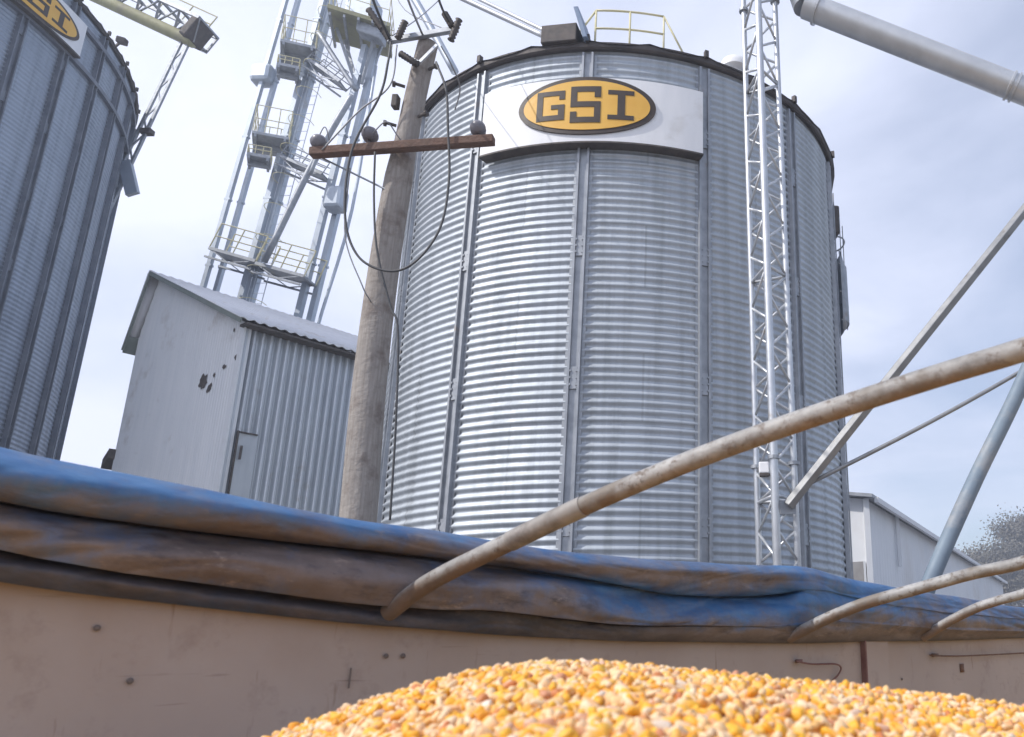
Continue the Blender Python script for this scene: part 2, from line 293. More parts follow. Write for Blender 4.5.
def sub(mb, name, m, part, root, **kw):              # a sub-part: a mesh under a part that sits at its thing's origin
    o = mb.build(name, m, None, origin=root.matrix_basis.translation, **kw); o.location = (0, 0, 0); o.parent = part; return o
def thing(name, loc, label, cat, group=None):
    o = bpy.data.objects.new(name, None); COL.objects.link(o); o.location = loc; o.empty_display_size = .2
    o['label'] = label; o['category'] = cat
    if group: o['group'] = group
    return o
def tag(o, label=None, cat=None, group=None, kind=None):
    for k, v in (('label', label), ('category', cat), ('group', group), ('kind', kind)):
        if v: o[k] = v
    return o
def catmull(P, n):
    P = [Vector(p) for p in P]; P = [2 * P[0] - P[1]] + P + [2 * P[-1] - P[-2]]; o = []
    for i in range(1, len(P) - 2):
        for k in range(n):
            t_ = k / n; a, b_, c_, d = P[i - 1:i + 3]
            o.append(.5 * ((2 * b_) + (c_ - a) * t_ + (2 * a - 5 * b_ + 4 * c_ - d) * t_ ** 2 + (3 * b_ - a - 3 * c_ + d) * t_ ** 3))
    o.append(P[-2]); return o
# ---------------------------------------------------------------- ground
mb = MB(); q = 2500
mb.grid([[V(x, y, 0) for x in (-q, -60, -20, 20, 60, q)] for y in (-q, -60, 0, 30, 80, q)])
tag(mb.build('ground', 'ground'), kind='structure')
# ---------------------------------------------------------------- grain bins
def frame_of(cx, cy):
    d = math.hypot(cx, cy); g = V(-cx / d, -cy / d, 0); rr = V(cy / d, -cx / d, 0); return V(cx, cy, 0), g, rr
def cyl(fr, a, R, z): C, g, rr = fr; p = C + (g * math.cos(a) + rr * math.sin(a)) * R; return V(p.x, p.y, z)
def hit(fr, R, x, y):                                # where the sight line through x, y meets the bin's face
    C, g, rr = fr; d = ray(x, y); A = d.x ** 2 + d.y ** 2; B = -2 * (d.x * C.x + d.y * C.y); c_ = C.x ** 2 + C.y ** 2 - R * R
    s_ = (-B - math.sqrt(max(B * B - 4 * A * c_, 0))) / (2 * A); p = V(0, 0, EYE) + d * s_; q_ = p - C
    return math.atan2(q_.dot(rr), q_.dot(g)), p.z
def stiffener(fr, a, R, z0, z1, w, dep, mb):
    # hat-section post: two flanges and a raised channel with returned lips
    C, g, rr = fr; n = g * math.cos(a) + rr * math.sin(a); tt = -g * math.sin(a) + rr * math.cos(a)
    prof = [(-w / 2 - .035, .006), (-w / 2, .008), (-w / 2 + .004, dep), (-w / 2 + .03, dep), (-w / 2 + .034, dep * .35), (w / 2 - .034, dep * .35), (w / 2 - .03, dep), (w / 2 - .004, dep), (w / 2, .008), (w / 2 + .035, .006)]
    zs = [z0]; z = z0
    rows = []
    for z in (z0, z1): rows.append([C + n * (R + h) + tt * s_ + V(0, 0, z) for s_, h in prof])
    mb.grid(rows)
    z = z0 + 1.2
    while z < z1 - .3:                               # splice plates with bolt heads
        mb.box(C + n * (R + dep * .5) + V(0, 0, z), tt * (w / 2 - .036), n * .012, V(0, 0, .13))
        for zz in (-.08, 0, .08):
            for s_ in (-1, 1): mb.box(C + n * (R + dep * .5 + .018) + tt * s_ * (w / 4) + V(0, 0, z + zz), tt * .011, n * .008, V(0, 0, .011))
        z += 1.63
def make_bin(name, label, cx, cy, R, ze, nst, a0, swid, sdep, shell, na, per, amp):
    fr = frame_of(cx, cy); C = fr[0]; root = thing(name, C, label, 'grain bin', 'round corrugated steel grain bins')
    P = 0.1016; nz = int(ze / P); rows = []
    T = [2 * PI * k / na for k in range(na)]; cs = [(math.cos(a), math.sin(a)) for a in T]
    Z = np.arange(nz * per + 1) * P / per; rad = R + amp * np.sin(2 * PI * Z / P)
    ca = np.array(cs); vv = np.zeros((len(Z), na, 3)); vv[:, :, 0] = rad[:, None] * ca[:, 0]; vv[:, :, 1] = rad[:, None] * ca[:, 1]; vv[:, :, 2] = Z[:, None]
    i, j = np.meshgrid(np.arange(len(Z) - 1), np.arange(na), indexing='ij'); j2 = (j + 1) % na
    ff = np.stack([i * na + j, i * na + j2, (i + 1) * na + j2, (i + 1) * na + j], -1).reshape(-1, 4)
    me = fast_mesh('wall_shell', vv.reshape(-1, 3), ff); me.materials.append(G[shell]); me.shade_smooth()
    o = bpy.data.objects.new('wall_shell', me); COL.objects.link(o); o.parent = root
    ztop = ze
    # roof: ribbed cone
    mb = MB(); nr = 2 * nst * 3; rows = []
    for rr_, zz in ((R + .10, ztop - .02), (R * .5, ztop + R * .3), (.5, ztop + R * .56)):
        rows.append([C + V(math.cos(2 * PI * k / nr) * rr_, math.sin(2 * PI * k / nr) * rr_, zz + (.05 if k % 3 == 0 else 0)) for k in range(nr + 1)])
    mb.grid(rows); rf = mb.build('roof', 'galv', root)
    mb = MB(); mb.lathe(C + V(0, 0, ztop + R * .55), (0, 0, 1), [(.55, 0), (.55, .35), (.7, .36), (.1, .62)]); sub(mb, 'roof_cap', 'galv', rf, root)
    mb = MB(); mb.lathe(C + V(0, 0, ztop - .10), (0, 0, 1), [(R + .012, .03), (R + .06, .03), (R + .08, .05), (R + .085, .115), (R + .02, .13)], 160)
    mb.f = mb.f[:-2]; ev = mb.build('eave_ring', 'eave', root)
    mb = MB()
    for k in range(nst):
        a = a0 + 2 * PI * k / nst; C_, g, r_ = fr; n = g * math.cos(a) + r_ * math.sin(a); tt = -g * math.sin(a) + r_ * math.cos(a)
        sub(MB().box(C + n * (R + .10) + V(0, 0, ztop + .05), n * .03, tt * .025, V(0, 0, .05)), 'eave_bracket', 'eave', ev, root)
    for k in range(nst):
        mb = MB(); stiffener(fr, a0 + 2 * PI * k / nst, R, .1, ztop - .11, swid, sdep, mb); mb.build('stiffener', 'galv_dull' if shell == 'bin' else 'post_dark', root)
    mb = MB(); mb.lathe(C, (0, 0, 1), [(R + .25, 0), (R + .25, .12)], 96); mb.build('foundation', mat('bin_concrete', (.4, .38, .35), (.5, .48, .45), 3, .9), root)
    return root, fr
def fast_mesh(name, v, f):
    me = bpy.data.meshes.new(name); me.vertices.add(len(v)); me.vertices.foreach_set('co', np.ascontiguousarray(v, dtype=np.float32).ravel())
    me.loops.add(f.size); me.loops.foreach_set('vertex_index', f.astype(np.int32).ravel())
    me.polygons.add(len(f)); me.polygons.foreach_set('loop_start', (np.arange(len(f)) * f.shape[1]).astype(np.int32)); me.update(calc_edges=True); return me
R1 = 3.3; ZE1 = EYE + 2.219 * R1
main, F1 = make_bin('grain_bin', 'large bright corrugated steel grain bin with posts, behind the lattice mast', -.593 * R1, 3.612 * R1, R1, ZE1, 14, -.168, .15, .055, 'bin', 300, 8, .0128)
R2 = 8.0; ZE2 = EYE + 1.802 * R2
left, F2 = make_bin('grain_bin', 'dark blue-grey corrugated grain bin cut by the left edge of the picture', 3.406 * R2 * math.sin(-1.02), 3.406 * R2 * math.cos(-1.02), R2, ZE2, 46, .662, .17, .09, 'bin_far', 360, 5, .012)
for z in (1.627, 1.745):                             # wind rings round the big bin
    mb = MB(); mb.lathe(F2[0] + V(0, 0, EYE + z * R2), (0, 0, 1), [(R2 + .01, -.05), (R2 + .10, -.05), (R2 + .10, .05), (R2 + .01, .05)], 160); mb.f = mb.f[:-2]
    mb.build('wind_ring', 'post_dark', left)
# ---------------------------------------------------------------- signs
GL = {  # block letters on a 0..1 grid, as strokes (x0, y0, x1, y1)
 'G': [(0, 0, .22, 1), (.2, .84, 1, 1), (.8, .70, 1, .86), (.2, 0, 1, .17), (.78, .15, 1, .52), (.52, .38, .8, .52)],
 'S': [(0, .85, 1, 1), (0, .45, .21, .87), (0, .43, 1, .58), (.79, .13, 1, .46), (0, 0, 1, .15), (0, .13, .21, .30), (.79, .70, 1, .87)],
 'I': [(0, .85, 1, 1), (.37, .1, .66, .9), (0, 0, 1, .15)]}
def bin_sign(fr, R, a0, a1, z0, z1, ac, zc, aw, zh, label, rail):
    C = fr[0]; Rs = R; root = thing('bin_sign', cyl(fr, (a0 + a1) / 2, R, z0), label, 'sign', 'oval logo signs on the bins')
    rows = []; n = 40; mb = MB()
    for rr_, z in ((Rs - .03, z0), (Rs, z0), (Rs, (z0 + z1) / 2), (Rs, z1), (Rs - .03, z1)): rows.append([cyl(fr, a0 + (a1 - a0) * k / n, rr_, z) for k in range(n + 1)])
    mb.grid(rows)
    for a in (a0, a1): mb.add([cyl(fr, a, Rs, z0), cyl(fr, a, Rs, z1), cyl(fr, a, Rs - .03, z1), cyl(fr, a, Rs - .03, z0)], [(0, 1, 2, 3)])
    mb.build('sign_panel', 'white', root)
    def patch(rad, am, zm, name, m, nn=64):          # oval plate following the curve
        mb = MB(); vs = [cyl(fr, ac, rad, zc)]; fs = []
        for ring in range(1, 9):
            for k in range(nn): t_ = 2 * PI * k / nn; vs.append(cyl(fr, ac + am * math.cos(t_) * ring / 8, rad, zc + zm * math.sin(t_) * ring / 8))
        for k in range(nn): fs.append((0, 1 + k, 1 + (k + 1) % nn))
        for ring in range(7):
            for k in range(nn): a_ = 1 + ring * nn + k; b_ = 1 + ring * nn + (k + 1) % nn; fs.append((a_, a_ + nn, b_ + nn, b_))
        e0 = len(vs)
        for k in range(nn): t_ = 2 * PI * k / nn; vs.append(cyl(fr, ac + am * math.cos(t_), rad - .02, zc + zm * math.sin(t_)))
        for k in range(nn): a_ = 1 + 7 * nn + k; b_ = 1 + 7 * nn + (k + 1) % nn; fs.append((a_, e0 + k, e0 + (k + 1) % nn, b_))
        mb.add(vs, fs); return mb.build(name, m, root)
    patch(Rs + .022, aw, zh, 'oval_border', 'black'); patch(Rs + .030, aw * .915, zh * .86, 'oval_face', 'yellow')
    lay = (('G', -.71, .41, -.50, .52), ('S', -.215, .43, -.62, .64), ('I', .315, .37, -.50, .52))
    for ch, u0, w, v0, v1 in lay:
        mb = MB()
        for q_i, (x0, y0, x1, y1) in enumerate(GL[ch]):
            k = 6; e = q_i * .0006
            for s_ in range(k):
                ua, ub = x0 + (x1 - x0) * s_ / k, x0 + (x1 - x0) * (s_ + 1) / k
                pt = [(ac + (u0 + w * u_) * aw, zc + (v0 + (v1 - v0) * v_) * zh) for u_, v_ in ((ua, y0), (ub, y0), (ub, y1), (ua, y1))]
                vs = [cyl(fr, a_, Rs + .035 + e, z_) for a_, z_ in pt] + [cyl(fr, a_, Rs + .029, z_) for a_, z_ in pt]
                mb.add(vs, [(0, 1, 2, 3), (0, 4, 5, 1), (1, 5, 6, 2), (2, 6, 7, 3), (3, 7, 4, 0)])
        mb.build('letter', 'black', root)
    mb = MB()                                        # dark angle rail the panel stands on
    rows = [[cyl(fr, a0 + (a1 - a0) * k / n, rr_, z) for k in range(n + 1)] for rr_, z in ((R - .13 * rail, z0 - .01), (Rs + .02, z0 - .01), (Rs + .02, z0 - .032 * rail), (R - .13 * rail, z0 - .032 * rail))]
    mb.grid(rows).build('support_rail', 'dark_steel', root)
    return root
RS = R1 + .14
a0, zb0 = hit(F1, RS, 480, 151); a1, _ = hit(F1, RS, 703, 151); _, z0 = hit(F1, RS, 588, 141); _, z1 = hit(F1, RS, 588, 78)
ac, zc = hit(F1, RS, 586, 107); al, _ = hit(F1, RS, 518, 112); ar, _ = hit(F1, RS, 654, 108); _, zt = hit(F1, RS, 586, 78); _, zb = hit(F1, RS, 586, 135)
bin_sign(F1, RS, a0, a1, z0, z1 + .0, ac, (zt + zb) / 2, (ar - al) / 2, (zt - zb) / 2, 'curved white sign with yellow oval GSI logo on the bright bin', 1)
RS2 = R2 + .2
z0, z1 = EYE + 1.634 * R2, EYE + 1.738 * R2
ar, _ = hit(F2, RS2, 79, 60); ao, _ = hit(F2, RS2, 71, 22)
bin_sign(F2, RS2, ar - .62, ar, z0, z1, ao - .103, (z0 + z1) / 2 - .05, .138, (z1 - z0) * .46, 'white sign panel with small yellow oval logo high on the dark left bin', 1.6)
# ---------------------------------------------------------------- roof fittings of the bright bin
def eave_pt(x, dr=0., dz=0.):                        # point on the eave seen in image column x
    lo = 0; best = None
    for k in range(-140, 141):
        a = k * .01
        p = cyl(F1, a, R1 + dr, ZE1 + dz); d = p - V(0, 0, EYE); px = PXX + FPX * d.dot(cr) / d.dot(fw)
        if best is None or abs(px - x) < best[0]: best = (abs(px - x), a)
    return best[1]
aL, aR = eave_pt(594), eave_pt(664)
rt = thing('roof_railing', cyl(F1, (aL + aR) / 2, R1, ZE1 + .05), 'pale yellow pipe railing standing on the bright bin roof edge', 'railing')
mb = MB(); n = 3
for k in range(n):
    a = aL + (aR - aL) * k / (n - 1) * 1.0
    MB().tube([cyl(F1, a, R1 - .05, ZE1 - .02), cyl(F1, a, R1 - .05, ZE1 + .62)], .014, 8).build('post', 'rail', rt, smooth=True)
mb = MB()
for h in (.62, .34): mb.tube([cyl(F1, aL + (aR - aL) * k / 8, R1 - .05, ZE1 + h) for k in range(9)] , .014, 8)
mb.tube([cyl(F1, aR, R1 - .05, ZE1 + .62), cyl(F1, aR + .09, R1 - .05, ZE1 + .05)], .014, 8); mb.tube([cyl(F1, aL, R1 - .05, ZE1 + .62), cyl(F1, aL - .07, R1 - .05, ZE1 + .25), cyl(F1, aL - .07, R1 - .05, ZE1)], .014, 8)
mb.build('rail', 'rail', rt, smooth=True)
ah = eave_pt(562); ht = thing('roof_hatch', cyl(F1, ah, R1, ZE1), 'dark roof hatch with its blue-grey lid propped open on the bright bin', 'hatch')
C, g, rr = F1; nn = g * math.cos(ah) + rr * math.sin(ah); tt = -g * math.sin(ah) + rr * math.cos(ah); c0 = cyl(F1, ah, R1 - .02, ZE1 + .14)
MB().box(c0 - tt * .02, tt * .23, nn * .16, V(0, 0, .13)).build('hatch_box', 'dark_steel', ht, bevel=.01)
MB().box(c0 + tt * .27 + V(0, 0, .10), tt * .03 + V(0, 0, .0), nn * .2, V(0, 0, .24) - tt * .07).build('hatch_lid', 'hatch', ht, bevel=.006)
av = eave_pt(739); vt = thing('roof_vent', cyl(F1, av, R1, ZE1), 'white dome roof vent peeping over the eave beside the lattice mast', 'vent')
cv = cyl(F1, av, R1 - .1, ZE1)
MB().lathe(cv, (0, 0, 1), [(.1, 0), (.1, .12), (.2, .14), (.2, .2), (.17, .27), (.1, .33), (.02, .35)], 20).build('vent_hood', 'white', vt, smooth=True, angle=40)
MB().lathe(cv, (0, 0, 1), [(.14, -.05), (.14, .02), (.105, .03)], 20).build('vent_collar', 'galv', vt)
# fall-protection ladder on the right side of the bin
aa = 1.6; C, g, rr = F1; nn = g * math.cos(aa) + rr * math.sin(aa); tt = -g * math.sin(aa) + rr * math.cos(aa)
ld = thing('bin_ladder', C + nn * (R1 + .15), 'caged ladder on the right flank of the bright bin', 'ladder')
B0 = C + nn * (R1 + .16)
for s_ in (-1, 1): MB().bar(B0 + tt * .2 * s_ + V(0, 0, 0.3), B0 + tt * .2 * s_ + V(0, 0, ZE1 + .1), .04, .02).build('rail', 'galv_dull', ld)
z = .5
while z < ZE1: MB().tube([B0 - tt * .2 + V(0, 0, z), B0 + tt * .2 + V(0, 0, z)], .01, 6).build('rung', 'galv_dull', ld); z += .3
z = 8.35
while z < ZE1 - .4: MB().tube([B0 + tt * .3 * math.cos(t_) + nn * (.2 * math.sin(t_)) + V(0, 0, z) for t_ in np.linspace(0, PI, 13)], .014, 6).build('cage_hoop', 'galv_dull', ld); z += .5
for t_ in np.linspace(.3, PI - .3, 3): MB().bar(B0 + tt * .3 * math.cos(t_) + nn * .2 * math.sin(t_) + V(0, 0, 8.3), B0 + tt * .3 * math.cos(t_) + nn * .2 * math.sin(t_) + V(0, 0, ZE1 - .4), .035, .006, up=nn).build('cage_strap', 'galv_dull', ld)
mb = MB(); T_ = np.linspace(.15, PI - .15, 14)
mb.grid([[B0 + tt * .31 * math.cos(t_) + nn * (.21 - (.12 if z in (8.2, 9.6) else 0)) * math.sin(t_) + V(0, 0, z) for t_ in T_] for z in (8.2, 8.4, 9.3, 9.6)]); mb.build('guard_plate', 'galv_dull', ld, solid=.01, smooth=True)
mb = MB(); mb.box(C + nn * (R1 + .2) + V(0, 0, ZE1 - .35), nn * .08, tt * .16, V(0, 0, .26)); mb.build('top_bracket', 'dark_steel', ld, bevel=.03)
# ---------------------------------------------------------------- lattice mast
YT = 7.0
def mast_axis(y):
    a = at(779, 560, YT); b_ = at(759.5, 0, YT); k = (y - a.z) / (b_.z - a.z); return a + (b_ - a) * k
tw = thing('lattice_mast', mast_axis(0), 'slim triangular galvanised lattice mast in front of the bright bin', 'mast')
side = .335; ctr = [V(-.5 * side, .25, 0), V(-.02, -.14, 0), V(.5 * side, .12, 0)]
ztop = 14.2
for i, c_ in enumerate(ctr): MB().tube([mast_axis(z) + c_ for z in (0, 5, 10, ztop)], .036 if i == 1 else .028, 12).build('chord', 'galv', tw, smooth=True)
for i in range(3):
    mb = MB(); a_, b_ = ctr[i], ctr[(i + 1) % 3]; z = .2; k = 0
    while z < ztop - .3:
        p, q_ = (a_, b_) if k % 2 else (b_, a_)
        mb.tube([mast_axis(z) + p, mast_axis(z + .27) + q_], .0135, 6); k += 1; z += .27
        if k % 8 == 0: mb.tube([mast_axis(z) + a_, mast_axis(z) + b_], .016, 6)
    mb.build('bracing', 'galv', tw, smooth=True)
mb = MB()
for z in (4.85, 9.9):
    for c_ in ctr: MB().lathe(mast_axis(z) + c_ - V(0, 0, .015), (0, 0, 1), [(.052, 0), (.052, .03)], 10).build('joint_flange', 'galv_dull', tw)
lp = at(764, 468, YT - .1)
wl = thing('work_light', lp, 'small white floodlight clamped low on the lattice mast', 'lamp')
MB().box(lp, (.045, 0, 0), (0, .035, 0), (0, 0, .05)).build('lamp_housing', 'white', wl, bevel=.01)
MB().bar(lp - V(0, 0, .045), lp - V(0, 0, .06) + V(.12, .12, 0), .02, .02).build('bracket', 'dark_steel', wl)
MB().box(lp - V(.0, .0, .062), (.04, 0, 0), (0, .04, 0), (0, 0, .012)).build('lamp_visor', 'dark_steel', wl)
# ---------------------------------------------------------------- overhead spout and its supports
YS = 7.0
sp_ = thing('grain_spout', at(1000, 80, YS), 'thick pale grey spout tube crossing the top right sky', 'grain spout')
top = mast_axis(11.9); E0 = at(797, 2, YS); E1 = at(1108, 124, YS)
dirS = (E1 - E0).normalized()
MB().tube([E0 + dirS * .1, E1], .135, 28).build('spout_tube', 'tube', sp_, smooth=True, angle=50)
el = catmull([top + V(0, .02, .1), top + V(.1, 0, .06), (top + E0) / 2 + V(.03, 0, .05), E0 + dirS * .12], 5)
MB().tube(el, .15, 24).build('elbow', 'galv_dull', sp_, smooth=True, angle=50)
mb = MB()
for px in (1010, 1016):
    p = E0 + (at(px, 86, YS) - E0).dot(dirS) * dirS; MB().lathe(p - dirS * .015, dirS, [(.137, 0), (.152, .004), (.152, .026), (.137, .03)], 28).build('clamp_band', 'tube', sp_)
p = E0 + dirS * .22; mb.lathe(p, dirS, [(.137, 0), (.158, .004), (.158, .03), (.137, .034)], 28)
mb.build('clamp_band', 'tube', sp_)
SA = at(788, 506, YT - .12); SB = at(1103, 112, YS)
st = thing('support_strut', SA, 'square dark-sided steel strut rising right from the lattice mast', 'strut')
dd = (SB - SA).normalized(); side_v = dd.cross(V(0, -1, 0)).normalized()
MB().bar(SA, SB, .075, .075, up=side_v + V(0, -1, 0)).build('strut_tube', 'strut', st, bevel=.008)
MB().box(SA + V(-.02, .06, 0), (.09, 0, 0), (0, .012, 0), (0, 0, .06)).build('end_plate', 'galv_dull', st)
mb = MB(); CA, CB = at(800, 488, YT - .05), at(1110, 318, YS)
mb.tube([CA + (CB - CA) * k / 10 - V(0, 0, .05 * math.sin(PI * k / 10)) for k in range(11)], .019, 8); tag(mb.build('guy_rod', 'strut', smooth=True), 'thin dark guy rod running up right from the mast below the strut', 'guy rod')
mb = MB(); pts = [at(885, 720, 6.6), at(905, 650, 6.65), at(932, 577, 6.7), at(975, 480, 6.8), at(1024, 378, 6.85), at(1070, 260, 6.95), at(1100, 132, 7.0)]
p0 = pts[0]; pts = [V(p0.x - .9, p0.y - .1, 0), V(p0.x - .42, p0.y - .05, 1.5)] + pts
bp = thing('curved_pipe', pts[0], 'blue-grey bent support pipe standing at right under the spout', 'pipe')
MB().tube(catmull(pts, 8), .068, 18).build('pipe', 'bluepipe', bp, smooth=True)
MB().box(pts[0] + V(0, 0, .01), (.15, 0, 0), (0, .15, 0), (0, 0, .012)).build('foot_plate', 'galv_dull', bp)
# ---------------------------------------------------------------- sheet metal shed
dR = V(.54, .84, 0).normalized(); dL = V(-dR.y, dR.x, 0)
P0 = at(246, 321, 14.0); nG = -dR                      # gable plane faces -dR
PL = on_plane(139, 337, P0, nG); PK = on_plane(160, 277, P0, nG)
wL = (PL - P0).dot(dL); kL = (PK - P0).dot(dL); hR, hL, hK = P0.z, PL.z, PK.z
B = V(P0.x, P0.y, 0); LEN = 4.6
sh = thing('sheet_metal_shed', B, 'tall grey corrugated metal shed with torn gable sheet beside the wooden pole', 'shed')
def ztop_g(s_): return hR + (hK - hR) * s_ / kL if s_ <= kL else hK + (hL - hK) * (s_ - kL) / (wL - kL)
mb = MB(); ns = 320
rows = []
for lvl in (0, 1): rows.append([B + dL * (wL * k / ns) + nG * (.006 * math.sin(2 * PI * (wL * k / ns) / .10)) + V(0, 0, 0 if lvl == 0 else ztop_g(wL * k / ns) - .02) for k in range(ns + 1)])
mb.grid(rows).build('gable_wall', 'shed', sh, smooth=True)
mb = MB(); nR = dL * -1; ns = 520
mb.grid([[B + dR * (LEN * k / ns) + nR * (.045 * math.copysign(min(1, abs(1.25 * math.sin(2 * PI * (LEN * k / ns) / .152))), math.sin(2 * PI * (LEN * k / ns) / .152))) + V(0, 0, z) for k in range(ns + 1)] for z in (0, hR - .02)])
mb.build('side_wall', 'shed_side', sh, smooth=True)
mb = MB(); mb.grid([[B + dL * wL + dR * x + V(0, 0, z) for x in (0, LEN)] for z in (0, hL - .02)]); mb.grid([[B + dR * LEN + dL * wL * k / 40 + V(0, 0, 0 if l == 0 else ztop_g(wL * k / 40)) for k in range(41)] for l in (0, 1)]); mb.build('rear_wall', 'shed', sh)
def roof_slab(s0, z0_, s1, z1_, name):
    mb = MB(); n_ = 420; L0, L1 = -.22, LEN + .2; rows = []
    for s_, z_ in ((s0, z0_), ((s0 + s1) / 2, (z0_ + z1_) / 2), (s1, z1_)):
        rows.append([B + dL * s_ + dR * (L0 + (L1 - L0) * k / n_) + V(0, 0, z_ + .018 * math.sin(2 * PI * (L1 - L0) * k / n_ / .19)) for k in range(n_ + 1)])
    return mb.grid(rows).build(name, 'shed_roof', sh, smooth=True, solid=.012)
sl_r = (hK - hR) / kL; sl_l = (hL - hK) / (wL - kL)
roof_slab(kL, hK + .07, -.28, hR - .28 * sl_r + .07, 'roof'); roof_slab(kL, hK + .07, wL + .14, hL + .14 * sl_l + .07, 'roof')
mb = MB()
mb.bar(B + dL * kL - dR * .2 + V(0, 0, hK + .02), B - dL * .26 - dR * .2 + V(0, 0, hR - .26 * sl_r + .02), .03, .10, up=(0, 0, 1)); mb.bar(B + dL * kL - dR * .2 + V(0, 0, hK + .02), B + dL * (wL + .13) - dR * .2 + V(0, 0, hL + .13 * sl_l + .02), .03, .12)
mb.box(B + dL * (wL + .07) + dR * (LEN / 2 - .2) + V(0, 0, hL + .07 * sl_l - .02), dR * LEN / 2, dL * .06 + V(0, 0, .06 * sl_l), V(0, 0, .012)); mb.build('fascia', 'green', sh)
mb = MB(); mb.bar(B - dL * .01 + nG * .02 + V(0, 0, 0), B - dL * .01 + nG * .02 + V(0, 0, hR - .05), .14, .03, up=nG); mb.bar(B + nR * .03 + dR * .05, B + nR * .03 + dR * .05 + V(0, 0, hR - .05), .12, .015, up=nR); mb.build('corner_trim', 'shed', sh)
mb = MB()                                             # underside of the side eave
mb.box(B + dR * LEN / 2 + nR * .15 + V(0, 0, hR - .13), dR * (LEN / 2 + .1), nR * .13, V(0, 0, .02)); mb.build('soffit', 'dark_steel', sh)
def torn(px, py, rx, rz, seed):
    rnd = random.Random(seed); c_ = on_plane(px, py, P0 + nG * .011, nG); vs = [c_]; n_ = 18
    for k in range(n_):
        t_ = 2 * PI * k / n_; q_ = .6 + .6 * rnd.random(); vs.append(c_ + dL * rx * q_ * math.cos(t_) + V(0, 0, rz * q_ * math.sin(t_)))
    return vs, [(0, 1 + k, 1 + (k + 1) % n_) for k in range(n_)]
mb = MB()
for a_ in ((203, 381, .17, .17, 3), (209, 388, .10, .10, 4), (214, 375, .05, .05, 9), (224, 367, .07, .05, 5), (236, 357, .06, .07, 6), (234, 330, .03, .05, 8)): mb.add(*torn(*a_))
mb.build('torn_patch', 'hole', sh)
# narrow door on the side wall
nw = nR; d0 = on_plane(239, 432, P0 + nR * .04, nR); d1 = on_plane(257, 436, P0 + nR * .04, nR)
ta, tb = (d0 - B).dot(dR), (d1 - B).dot(dR); zt_ = d0.z
mb = MB(); mb.box(B + dR * (ta + tb) / 2 + nR * .035 + V(0, 0, zt_ - 1.5), dR * (tb - ta) / 2, nR * .012, V(0, 0, 1.5)); dr = mb.build('door', 'shed_side', sh)
mb = MB(); mb.bar(B + dR * (ta - .02) + nR * .06 + V(0, 0, zt_ - 3), B + dR * (ta - .02) + nR * .06 + V(0, 0, zt_ + .02), .03, .03, up=nR); mb.bar(B + dR * ta + nR * .06 + V(0, 0, zt_), B + dR * tb + nR * .06 + V(0, 0, zt_), .025, .03, up=nR); mb.bar(B + dR * (ta + .06) + nR * .09 + V(0, 0, zt_ - .5), B + dR * (ta + .06) + nR * .09 + V(0, 0, zt_ - .25), .03, .03); sub(mb, 'door_frame', 'dark_steel', dr, sh)
mb = MB(); c_ = B + dL * (wL + .10) + V(0, 0, on_plane(113, 459, P0, nG).z); mb.box(c_, dL * .12 + V(0, 0, -.1), dR * .12, V(0, 0, .1)); mb.build('gutter_outlet', 'dark_steel', sh)
# ---------------------------------------------------------------- utility pole
YP = 6.9
pb_ = at(359, 515, YP); pt_ = at(428, 44, YP)
def pole_at(z): k = (z - pb_.z) / (pt_.z - pb_.z); return pb_ + (pt_ - pb_) * k - V(.105, 0, 0) * 4 * k * (1 - k) * (1 if k > 0 else .3)
up_ = thing('utility_pole', pole_at(0), 'leaning weathered wooden utility pole with a crossarm in front of the shed', 'utility pole')
zt_ = pt_.z; prof = []
for k in range(25):
    z = (zt_) * k / 24; prof.append((pole_at(z), (.178 - .062 * k / 24) - (.02 if k > 20 else 0)))
MB().tube([p for p, r in prof], [r for p, r in prof], 28).build('pole_shaft', 'wood', up_, smooth=True, angle=60)
ca, cb = at(311, 153, YP - .2), at(494, 140, YP - .22)
arm = MB().bar(ca, cb, .09, .085).build('crossarm', 'arm', up_, bevel=.008)
def insulator(p, ax=(0, 0, 1), s_=1.):
    prof = [(.02, -.10), (.05, -.08), (.075, -.05), (.082, -.02), (.06, 0), (.082, .02), (.075, .05), (.05, .08), (.02, .10)]
    return MB().lathe(p, ax, [(r * s_, h * s_) for r, h in prof], 20)
for px, py in ((319, 143), (370, 135), (478, 129)):
    p = at(px, py, YP - .2); insulator(p, (0.15, -1, .2), .9).build('insulator', 'insul', up_, smooth=True)
    MB().tube([p + V(0, 0, -.02), p - V(0, 0, .12)], .012, 8).build('insulator_pin', 'dark_steel', up_)
mb = MB(); mb.bar(at(322, 158, YP - .1), pole_at(at(322, 158, YP).z - .45) - V(0, .1, 0), .03, .01); mb.build('arm_brace', 'galv_dull', up_)
t1, t2 = at(388, 41, YP - .1), at(458, 29, YP - .15)
MB().bar(t1, t2, .05, .06).build('top_bracket', 'galv_dull', up_, bevel=.006)
mb = MB(); mb.bar(at(420, 62, YP - .15), at(437, 45, YP - .15), .02, .03); mb.bar(at(404, 56, YP - .15), at(418, 64, YP - .15), .05, .05); mb.build('bracket_brace', 'galv', up_)
def cutout(a_, b_, name='fuse_cutout'):
    a_, b_ = Vector(a_), Vector(b_); d = (b_ - a_); L = d.length; prof = []
    for k in range(13): prof.append((.022 if k % 2 else .036, L * k / 12))
    return MB().lathe(a_, d.normalized(), prof, 14).build(name, 'dark_steel', up_, smooth=True)
cutout(at(369, 10, YP - .15), at(383, 30, YP - .12)); cutout(at(382, 28, YP - .12), at(391, 42, YP - .1)); cutout(at(445, 14, YP - .2), at(452, 26, YP - .2)); cutout(at(401, 54, YP - .2), at(417, 64, YP - .2))
cutout(at(451, 40, YP - .2), at(459, 20, YP - .2), 'lightning_arrester'); cutout(at(398, 38, YP - .2), at(405, 22, YP - .2), 'lightning_arrester')
